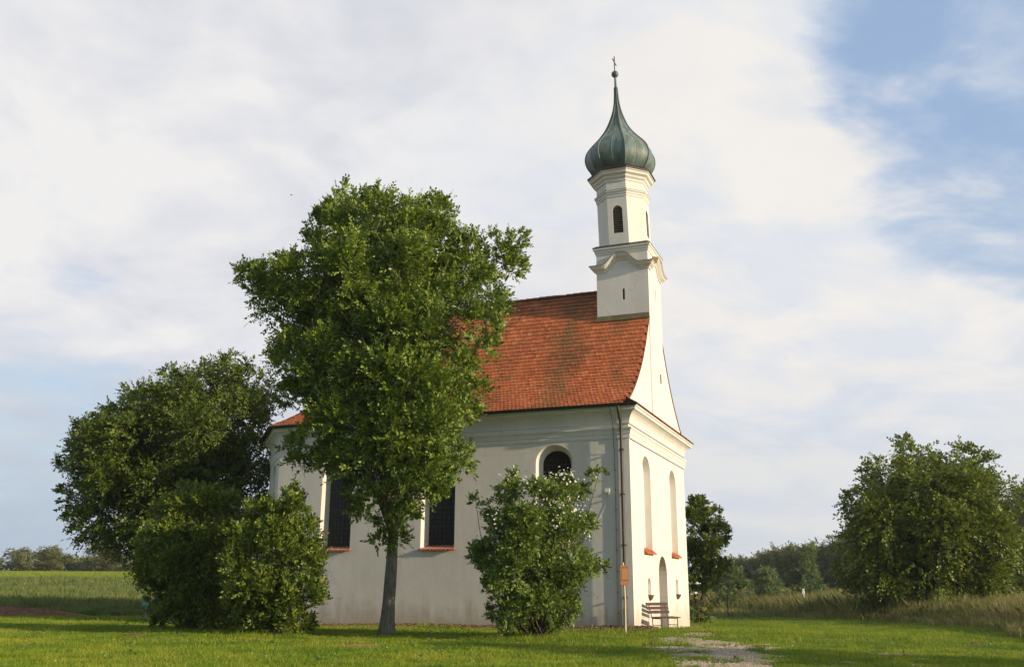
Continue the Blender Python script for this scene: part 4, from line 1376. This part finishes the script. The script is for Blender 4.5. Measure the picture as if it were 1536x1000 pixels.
def trunk_mesh(root, base, top, r0, r1, mat, lobes, lean=(0, 0), flare=1.55, forks=14, seed=1, start=.35):
    """tapered trunk with root flare, and limbs running out to the lobes"""
    rg = random.Random(seed)
    m = MB()
    H = top - base[2]
    pts, rad = [], []
    for i in range(16):
        t = i / 15
        z = base[2] - .15 + (H + .15) * t
        pts.append((base[0] + lean[0] * t + .05 * sin(t * 7 + seed), base[1] + lean[1] * t + .05 * cos(t * 6 + seed), z))
        rad.append((r0 + (r1 - r0) * t) * (1 + (flare - 1) * math.exp(-(t * H) / .35)) * (1 + .03 * sin(i * 2.3)))
    m.tube(pts, rad, 14)
    m.build('trunk', mat, root)
    b = MB()
    ls = sorted(lobes, key=lambda q: -q[3])[:forks * 2]
    rg.shuffle(ls)
    for k, l in enumerate(ls[:forks]):
        t = rg.uniform(start, .95)
        zt = min(t, .97)
        i = int(zt * 15)
        p = pts[i]
        if l[2] < p[2] + .2: p = pts[max(3, int(start * 15))]
        rb = max(.03, rad[i] * .50)
        q = limb(b, p, (l[0], l[1], l[2]), rb, .018, seed * 31 + k)
        for j in range(3):
            c = q[rg.randint(3, 5)]
            e = Vector((l[0], l[1], l[2])) + Vector((rg.uniform(-1, 1), rg.uniform(-1, 1), rg.uniform(-.3, 1))) * l[3] * .85
            limb(b, c, e, rb * .30, .008, seed * 77 + k * 5 + j, .1, 5, 5)
    b.build('limbs', mat, root)


def to_root(arr, loc):
    return arr - np.array(loc)


def loc_lobes(lobes, loc):
    return [(a - loc[0], b - loc[1], c - loc[2], r) for a, b, c, r in lobes]


def make_tree(name, label, cat, loc, lobes, mat, leafmat, tr, spr, group=None):
    root = empty(name, loc)
    tag(root, label, cat, group)
    lo = loc_lobes(lobes, loc)
    if tr:
        trunk_mesh(root, (0, 0, 0), lobes=lo, mat=mat, **tr)
    v = sprays(lo, **spr)
    quads_mesh('crown' if tr and tr.get('flare', 0) else 'foliage', v, 4, leafmat, root)
    return root, lo


def zg(x, y): return float(gz(x, y))


def near_trees():
    x, y = -4.24, 33.8
    make_tree('hornbeam_tree', 'tall leafy tree with a bare grey trunk standing in front of the church wall', 'tree', (x, y, zg(x, y)), FRONT, M['bark'], M['leaf_front'],
              dict(top=8.8, r0=.245, r1=.10, lean=(.0, .0), flare=1.5, forks=34, seed=5, start=.40),
              dict(dens=1900, leaf=.175, slen=.70, seed=1, nl=12, up=.5, wind=(.2, 0, .1), sub=4.2, subr=.44, jag=.2, lw=.56))
    x, y = -17.8, 52.0
    make_tree('linden_tree', 'broad dark green tree behind the left end of the church', 'tree', (x, y, zg(x, y)), LEFT, M['bark2'], M['leaf_left'],
              dict(top=9.0, r0=.40, r1=.14, flare=1.4, forks=26, seed=9, start=.2),
              dict(dens=1500, leaf=.21, slen=.85, seed=2, nl=10, up=.1, wind=(-.1, 0, 0), sub=4.4, subr=.44))
    for nm, lob, x, y, lab, sd in (('hazel_shrub', SHRUBA, -11.9, 36.0, 'leftmost of the two big rounded shrubs, sunlit yellow tinted into scattered leaves', 3),
                                   ('hazel_shrub', SHRUBB, -7.6, 32.0, 'right one of the two big shrubs, beside the church window and the tree trunk', 4)):
        root = empty(nm, (x, y, zg(x, y)))
        tag(root, lab, 'shrub', 'big dark shrubs left of the tree')
        lo = loc_lobes(lob, root.location)
        quads_mesh('foliage', sprays(lo, dens=3300, leaf=.14, slen=.5, seed=sd, nl=9, up=.75, sub=4.4, subr=.44), 4, M['leaf_shrub'], root)
        b = MB()
        for k, l in enumerate(sorted(lo, key=lambda q: q[2])[::2]):
            limb(b, (random.Random(k).uniform(-.3, .3), random.Random(k + 9).uniform(-.3, .3), -.05), l[:3], .045, .01, k + sd * 50, .1, 6, 5)
        b.build('stems', M['bark2'], root)
    x, y = .75, 30.9
    root = empty('mock_orange_bush', (x, y, zg(x, y)))
    tag(root, 'bushy shrub with small white blossoms before the right church window', 'bush')
    lo = loc_lobes(BUSH, root.location)
    quads_mesh('foliage', sprays(lo, dens=3600, leaf=.125, slen=.42, seed=6, nl=9, up=.45, sub=6.5, subr=.42, jag=.4), 4, M['leaf_bush'], root)
    b = MB()
    for k, l in enumerate(lo):
        limb(b, (random.Random(k).uniform(-.35, .35), random.Random(k + 9).uniform(-.35, .35), -.05), l[:3], .03, .008, k + 500, .1, 6, 5)
    b.build('stems', M['bark2'], root)
    # blossoms: clusters of four-petalled flowers on the outer, upper twigs
    rng = np.random.default_rng(12)
    up_l = [l for l in lo if l[2] > 2.3]
    w = np.array([l[3] for l in up_l]); 
    k = rng.choice(len(up_l), 180, p=w / w.sum())
    cc = np.array([up_l[i][:3] for i in k]); rr = np.array([up_l[i][3] for i in k])
    d = nrmv(rng.normal(0, 1, (len(k), 3)) + np.array([.15, -.5, .35]))
    cen = cc + d * (rr * rng.uniform(.95, 1.15, len(k)))[:, None]
    cen = np.repeat(cen, 5, 0) + rng.normal(0, .13, (len(k) * 5, 3))
    nr = nrmv(np.repeat(d, 5, 0) + rng.normal(0, .5, cen.shape))
    e1 = nrmv(np.cross(nr, rng.normal(0, 1, cen.shape))); e2 = np.cross(nr, e1)
    s = rng.uniform(.016, .030, (len(cen), 1))
    qs = []
    for a in range(4):
        u1 = e1 * cos(a * pi / 2) + e2 * sin(a * pi / 2); u2 = -e1 * sin(a * pi / 2) + e2 * cos(a * pi / 2)
        qs.append(np.stack([cen, cen + (u1 + u2 * .6) * s + nr * s * .2, cen + u1 * s * 1.5 + nr * s * .3, cen + (u1 - u2 * .6) * s + nr * s * .2], 1))
    quads_mesh('blossoms', np.concatenate(qs).reshape(-1, 3), 4, M['petal'], root)
    x, y = 24.6, 57.0
    make_tree('walnut_tree', 'large round walnut tree low to the long grass on the right', 'tree', (x, y, zg(x, y)), WALNUT, M['bark2'], M['leaf_walnut'],
              dict(top=7.5, r0=.32, r1=.12, flare=1.4, forks=26, seed=14, start=.15),
              dict(dens=1150, leaf=.25, slen=.85, seed=7, nl=9, up=.0, sub=4.4, subr=.44, droop=.3))
    x, y = 11.2, 58.0
    make_tree('maple_tree', 'small dark tree peeking out behind the right edge of the church', 'tree', (x, y, zg(x, y)), SMALL, M['bark2'], M['leaf_left'],
              dict(top=3.8, r0=.14, r1=.05, flare=1.4, forks=10, seed=21, start=.2),
              dict(dens=1500, leaf=.21, slen=.6, seed=8, nl=9, up=.2, sub=4.4, subr=.44))
    # elder bush in flower at the back corner of the church
    x, y = 10.05, 53.0
    root = empty('elder_bush', (x, y, zg(x, y)))
    tag(root, 'low elder bush with cream flower heads under the small tree behind the church', 'bush')
    lo = [(-.1, 0, 2.0, .42), (.0, .2, 1.3, .6), (.4, 0, .7, .7), (-.4, .3, .6, .6)]
    quads_mesh('foliage', sprays(lo, dens=900, leaf=.16, slen=.5, seed=31, nl=9), 4, M['leaf_left'], root)
    rng = np.random.default_rng(3)
    pts = []
    for l in lo[:1]:
        for j in range(7):
            d = nrmv(rng.normal(0, 1, 3) + np.array([.2, -.9, .3])); c = np.array(l[:3]) + d * l[3] * 1.15
            pts.append(c + rng.normal(0, .045, (16, 3)) * np.array([1, 1, .5]))
    for c in pts:
        v = np.stack([c + np.array(q) * .035 for q in ((-1, 0, 0), (0, -.5, -1), (1, 0, 0), (0, .3, 1))], 1).reshape(-1, 3)
        quads_mesh('flower_head', v, 4, M['petal'], root)


near_trees()


def outside_tree():
    # stands right of the viewer, outside the photograph; its long shadow lies across the lawn
    x, y = 33.5, 8.5
    lo = []
    rg = random.Random(5)
    for k in range(34):
        z = rg.uniform(2.2, 9.5); q = 3.0 * math.sqrt(max(.05, 1 - ((z - 5.8) / 4.3) ** 2)) * rg.uniform(.2, .9); a = rg.uniform(0, 2 * pi)
        lo.append((x + cos(a) * q, y + sin(a) * q, z, rg.uniform(.7, 1.2)))
    make_tree('ash_tree', 'tree on the right outside the view, casting its shadow over the lawn by the gravel', 'tree', (x, y, zg(x, y)), lo, M['bark2'], M['leaf_left'],
              dict(top=7, r0=.3, r1=.1, flare=1.4, forks=14, seed=3, start=.25), dict(dens=500, leaf=.22, slen=.7, seed=41, nl=9))


outside_tree()


def far_things():
    rng = np.random.default_rng(77)
    # a few crowns to copy for the far row of trees
    protos = []
    for k in range(4):
        lo = []
        hgt = 7.5 + k * .8; wd = 3.0 + .4 * k
        for j in range(20):
            z = rng.uniform(.12, 1) * hgt
            rr = wd * math.sqrt(max(.05, 1 - ((z / hgt - .5) / .62) ** 2))
            a = rng.uniform(0, 2 * pi); q = rng.uniform(.2, .85) * rr
            lo.append((cos(a) * q, sin(a) * q, z, rng.uniform(.9, 1.6)))
        v = sprays(lo, dens=170, leaf=.55, slen=1.2, seed=100 + k, nl=6, up=.2)
        protos.append(v)
    group = 'trees along the far edge of the field'
    made = []
    xs = [-128, -123, -118, -113, -109, -104, -100, -95, -91, -86, -82, -77, -73, -68, -63, -58, -52, -46]
    for i, x in enumerate(xs):
        y = 208 + rng.uniform(-12, 12)
        if i < 4:
            r = empty('field_tree', (x, y, zg(x, y)))
            cr = quads_mesh('crown', protos[i], 4, M['leaf_far'], r)
            tm = MB(); tm.tube([(0, 0, -.3), (.1, 0, 3), (0, .1, 6)], [.3, .22, .1], 7); tr = tm.build('trunk', M['bark2'], r)
            made.append((r, cr, tr))
        else:
            r0, c0, t0 = made[i % 4]
            r = r0.copy(); COL.objects.link(r); r.location = (x, y, zg(x, y))
            for ch in (c0, t0):
                c = ch.copy(); COL.objects.link(c); c.parent = r
        tag(r, 'distant rounded tree in the row beyond the yellow green field', 'tree', group)
        r.rotation_euler = (0, 0, i * 1.7); s = .46 + .17 * rng.random(); r.scale = (s * 1.9, s * 1.7, s)
    # low scrub that closes the gaps below the row
    lo = []
    for j in range(150):
        x = rng.uniform(-150, -25); y = 214 + rng.uniform(-6, 14)
        lo.append((x, y, zg(x, y) + rng.uniform(.3, 2.4), rng.uniform(1.2, 2.2)))
    o = quads_mesh('far_hedge', sprays(lo, dens=90, leaf=.6, slen=1.1, seed=55, nl=6), 4, M['leaf_far'])
    tag(o, kind='stuff')
    # grey green willow bushes in the meadow on the right
    wl = [(18.2, 78, 3.0, 1.6, 'pale willow bush in the meadow, nearest to the small tree'), (22.5, 84, 2.9, 1.7, 'low willow bush in the middle of the meadow row'),
          (26.8, 86, 4.6, 1.7, 'tallest pale willow bush, left of the walnut tree'), (30.6, 82, 2.4, 1.9, 'low grey green willow bush touching the walnut tree'), (14.3, 88, 3.4, 1.9, 'willow bush right behind the small tree by the church')]
    for i, (x, y, h, w, lab) in enumerate(wl):
        r = empty('willow_bush', (x, y, zg(x, y)))
        tag(r, lab, 'bush', 'willow bushes in the meadow')
        lo = []
        for j in range(16):
            z = rng.uniform(.1, 1) * h; q = w * (1.05 - .75 * z / h) * rng.uniform(.1, 1); a = rng.uniform(0, 2 * pi)
            lo.append((cos(a) * q, sin(a) * q, z, rng.uniform(.45, .8)))
        quads_mesh('foliage', sprays(lo, dens=700, leaf=.24, slen=.7, seed=200 + i, nl=8, up=.8, lw=.4), 4, M['leaf_willow'], r)
    # the wood on the rising ground at the right
    lo = []
    for j in range(620):
        t = rng.random()
        dep = rng.uniform(0, 1)
        y = 205 - 85 * t + dep * 40
        fx = .205 + .40 * t ** 1.0
        x = fx * y
        h = (5.8 + 11.5 * t ** .9) * rng.uniform(.75, 1.08)
        z0 = zg(x, y)
        for q in range(3):
            zz = h * (1 - .30 * q) - 1.4
            lo.append((x + rng.normal(0, 1.2), y + rng.normal(0, 1.2), z0 + max(.5, zz * rng.uniform(.85, 1.0)), rng.uniform(1.2, 2.2)))
    o = quads_mesh('far_wood', sprays(lo, dens=85, leaf=.52, slen=1.2, seed=57, nl=6, sub=5), 4, M['leaf_far'])
    tag(o, kind='stuff')


far_things()


# ------------------------------------------------------------------ grass
def in_church(x, y, mrg=.0):
    w, l = to_local(x, y)
    return (w > -mrg) & (w < W + mrg) & (l > -mrg) & (l < LW + 4)


def blades(name, x, y, h, wd, mat, seed, lean=.35, seg=1, wind=(.0, .0)):
    rng = np.random.default_rng(seed)
    n = len(x)
    b = np.stack([x, y, gz(x, y) - .01], -1)
    a = rng.uniform(0, pi, n)
    s = np.stack([np.cos(a), np.sin(a), 0 * a], -1) * (wd * .5)[:, None]
    ln = rng.normal(0, lean, (n, 2)) + np.array(wind)
    top = b + np.stack([ln[:, 0] * h, ln[:, 1] * h, h], -1)
    if seg == 1:
        v = np.stack([b - s, b + s, top], 1).reshape(-1, 3)
        o = quads_mesh(name, v, 3, mat)
    else:
        mid = b + np.stack([ln[:, 0] * h * .3, ln[:, 1] * h * .3, h * .6], -1)
        v = np.stack([b - s, b + s, mid + s * .7, top, mid - s * .7], 1).reshape(-1, 3)
        o = quads_mesh(name, v, 5, mat)
    tag(o, kind='stuff')
    return o


def grass():
    rng = np.random.default_rng(21)
    # mown lawn
    xs, ys = [], []
    N = 900000
    y = 14 + (62 - 14) * rng.random(N) ** 1.45
    x = rng.uniform(-.62, .62, N) * y
    keep = rng.random(N) < np.clip(22 / y, .15, 1) ** .5
    x, y = x[keep], y[keep]
    keep = (~in_church(x, y, .35 + .75 * vnoise(x, y, .8, 61, 2))) & (x < 19 + .02 * y)
    x, y = x[keep], y[keep]
    g = gravel_mask(x, y)
    keep = (g < .40) | ((g < .60) & (rng.random(len(x)) < .40)) | (rng.random(len(x)) < .05)
    d2 = ((x + 4.3) / .8) ** 2 + ((y - 26.8) / .5) ** 2
    keep &= (d2 > 1) | (rng.random(len(x)) < .12)
    x, y = x[keep], y[keep]
    clump = vnoise(x, y, .9, 31, 3)
    h = (.030 + .065 * clump ** 1.4 * 1.3) * rng.uniform(.6, 1.4, len(x))
    # longer tufts round the trunk, the shrubs, the pole and along the wall
    for (tx, ty, r, f) in ((-4.24, 33.8, .75, 2.6), (-11.9, 35.2, 2.0, 2.0), (-7.6, 31.2, 1.6, 2.2), (.75, 30.2, 1.6, 2.4), (4.09, 34.7, .3, 2.5)):
        h = h * (1 + (f - 1) * (1 - ss(np.hypot(x - tx, (y - ty) * 1.0), r * .4, r * 1.3)))
    w_, l_ = to_local(x, y)
    near_wall = (1 - ss(np.maximum(np.maximum(-w_, -l_), np.maximum(w_ - W, 0)), .7, 2.0))
    h = h * (1 + 1.1 * near_wall * vnoise(x, y, .5, 81, 2))
    rough = vnoise(x, y, .45, 83, 2)
    h = h * np.where(rough > .72, 1.9, 1.0)
    wd = rng.uniform(.006, .014, len(x)) * (1 + y / 45)
    blades('lawn_grass', x, y, h, wd, M['lawn'], 1, .45)
    # white clover and daisies in the lawn
    n = 350
    fy = 15 + 20 * rng.random(n); fx = rng.uniform(-.55, .55, n) * fy
    k = (vnoise(fx, fy, 2.2, 71, 2) > .56) & ~in_church(fx, fy, 1) & (gravel_mask(fx, fy) < .3)
    fx, fy = fx[k], fy[k]
    c = np.stack([fx, fy, gz(fx, fy) + .07], -1); s = rng.uniform(.010, .018, len(c))[:, None]
    v = np.stack([c + np.array(q) * s for q in ((-1, 0, 0), (0, -1, -.4), (1, 0, 0), (0, 1, .4))], 1).reshape(-1, 3)
    tag(quads_mesh('lawn_daisies', v, 4, M['petal']), kind='stuff')
    # broad-leaved weeds: in the gravel, round the trunk and along the wall
    wr = np.random.default_rng(91)
    spots = []
    while len(spots) < 190:
        yy = 17 + 22 * wr.random(); xx = wr.uniform(-.5, .5) * yy
        gm = float(gravel_mask(np.array([xx]), np.array([yy]))[0])
        a_, b_ = to_local(xx, yy)
        if bool(in_church(np.array(xx), np.array(yy), .1)): continue
        good = (.35 < gm < .62) or (np.hypot(xx + 4.24, yy - 33.8) < .8) or (-.7 < a_ < -.1 and b_ > -.5) or wr.random() < .05
        if good: spots.append((xx, yy, float(gz(xx, yy)) + .03, wr.uniform(.05, .13)))
    tag(quads_mesh('weeds', sprays(spots, dens=2600, leaf=.055, slen=.12, seed=92, nl=5, up=.9, sub=3, subr=.6), 4, M['leaf_bush']), kind='stuff')
    # long grass on the right
    N = 260000
    y = rng.uniform(22, 112, N); x = rng.uniform(.02, .68, N) * y
    edge = np.interp(y, [22, 32, 46, 56, 66, 76, 80], [16.2, 17.4, 20.2, 19.3, 17.9, 16.0, 9.0]) + (vnoise(x, y, 3, 41, 3) - .5) * 2.2
    k = (x > edge) & (rng.random(N) < np.clip(1.25 - y / 130, .25, 1))
    w_, l_ = to_local(x, y)
    k |= (y > 63) & (x > 10) & (x > edge - 4.5) & (rng.random(N) < .5)
    k &= ~in_church(x, y, .5)
    x, y = x[k], y[k]
    e2 = np.clip((x - np.interp(y, [22, 32, 46, 56, 66, 76, 80], [16.2, 17.4, 20.2, 19.3, 17.9, 16.0, 9.0])) / 2.5, .35, 1)
    h = (.60 + .85 * vnoise(x, y, 2.3, 43, 3)) * rng.uniform(.55, 1.2, len(x)) * e2
    wd = rng.uniform(.008, .016, len(x)) * (1 + y / 32)
    blades('meadow_grass', x, y, h, wd, M['tall'], 2, .28, 2, (-.12, 0))
    # long grass on the left, running up to the crop field
    N = 230000
    y = 57 + 66 * rng.random(N) ** 1.2; x = rng.uniform(-.70, -.16, N) * y
    k = (x < -8) & (y > 59.5 + (vnoise(x, y, 4, 47, 3) - .5) * 3.5)
    x, y = x[k], y[k]
    h = (.45 + .6 * vnoise(x, y, 3.0, 49, 3)) * rng.uniform(.6, 1.2, len(x)) * np.clip((y - 57) / 6, .5, 1)
    wd = rng.uniform(.010, .02, len(x)) * (1 + y / 28)
    blades('green_meadow_grass', x, y, h, wd, M['tall_green'], 3, .25, 2)
    # the crop
    N = 120000
    y = 121 + 70 * rng.random(N) ** 1.3; x = rng.uniform(-.72, -.15, N) * y
    k = x < -22
    x, y = x[k], y[k]
    blades('field_crop', x, y, rng.uniform(.55, .75, len(x)), rng.uniform(.05, .09, len(x)), M['crop'], 4, .2, 1)


grass()


# ------------------------------------------------------------------ thin evening haze
def haze():
    m, t, out = material('haze_air')
    v = t.n('ShaderNodeVolumePrincipled')
    v.inputs['Color'].default_value = (.78, .86, .95, 1)
    v.inputs['Density'].default_value = .00022
    v.inputs['Anisotropy'].default_value = .2
    t.put(out.inputs['Volume'], v.outputs[0])
    b = MB(); b.box((-1510, -310, -2), (1510, 2410, 36))
    tag(b.build('haze', m), kind='stuff')


haze()
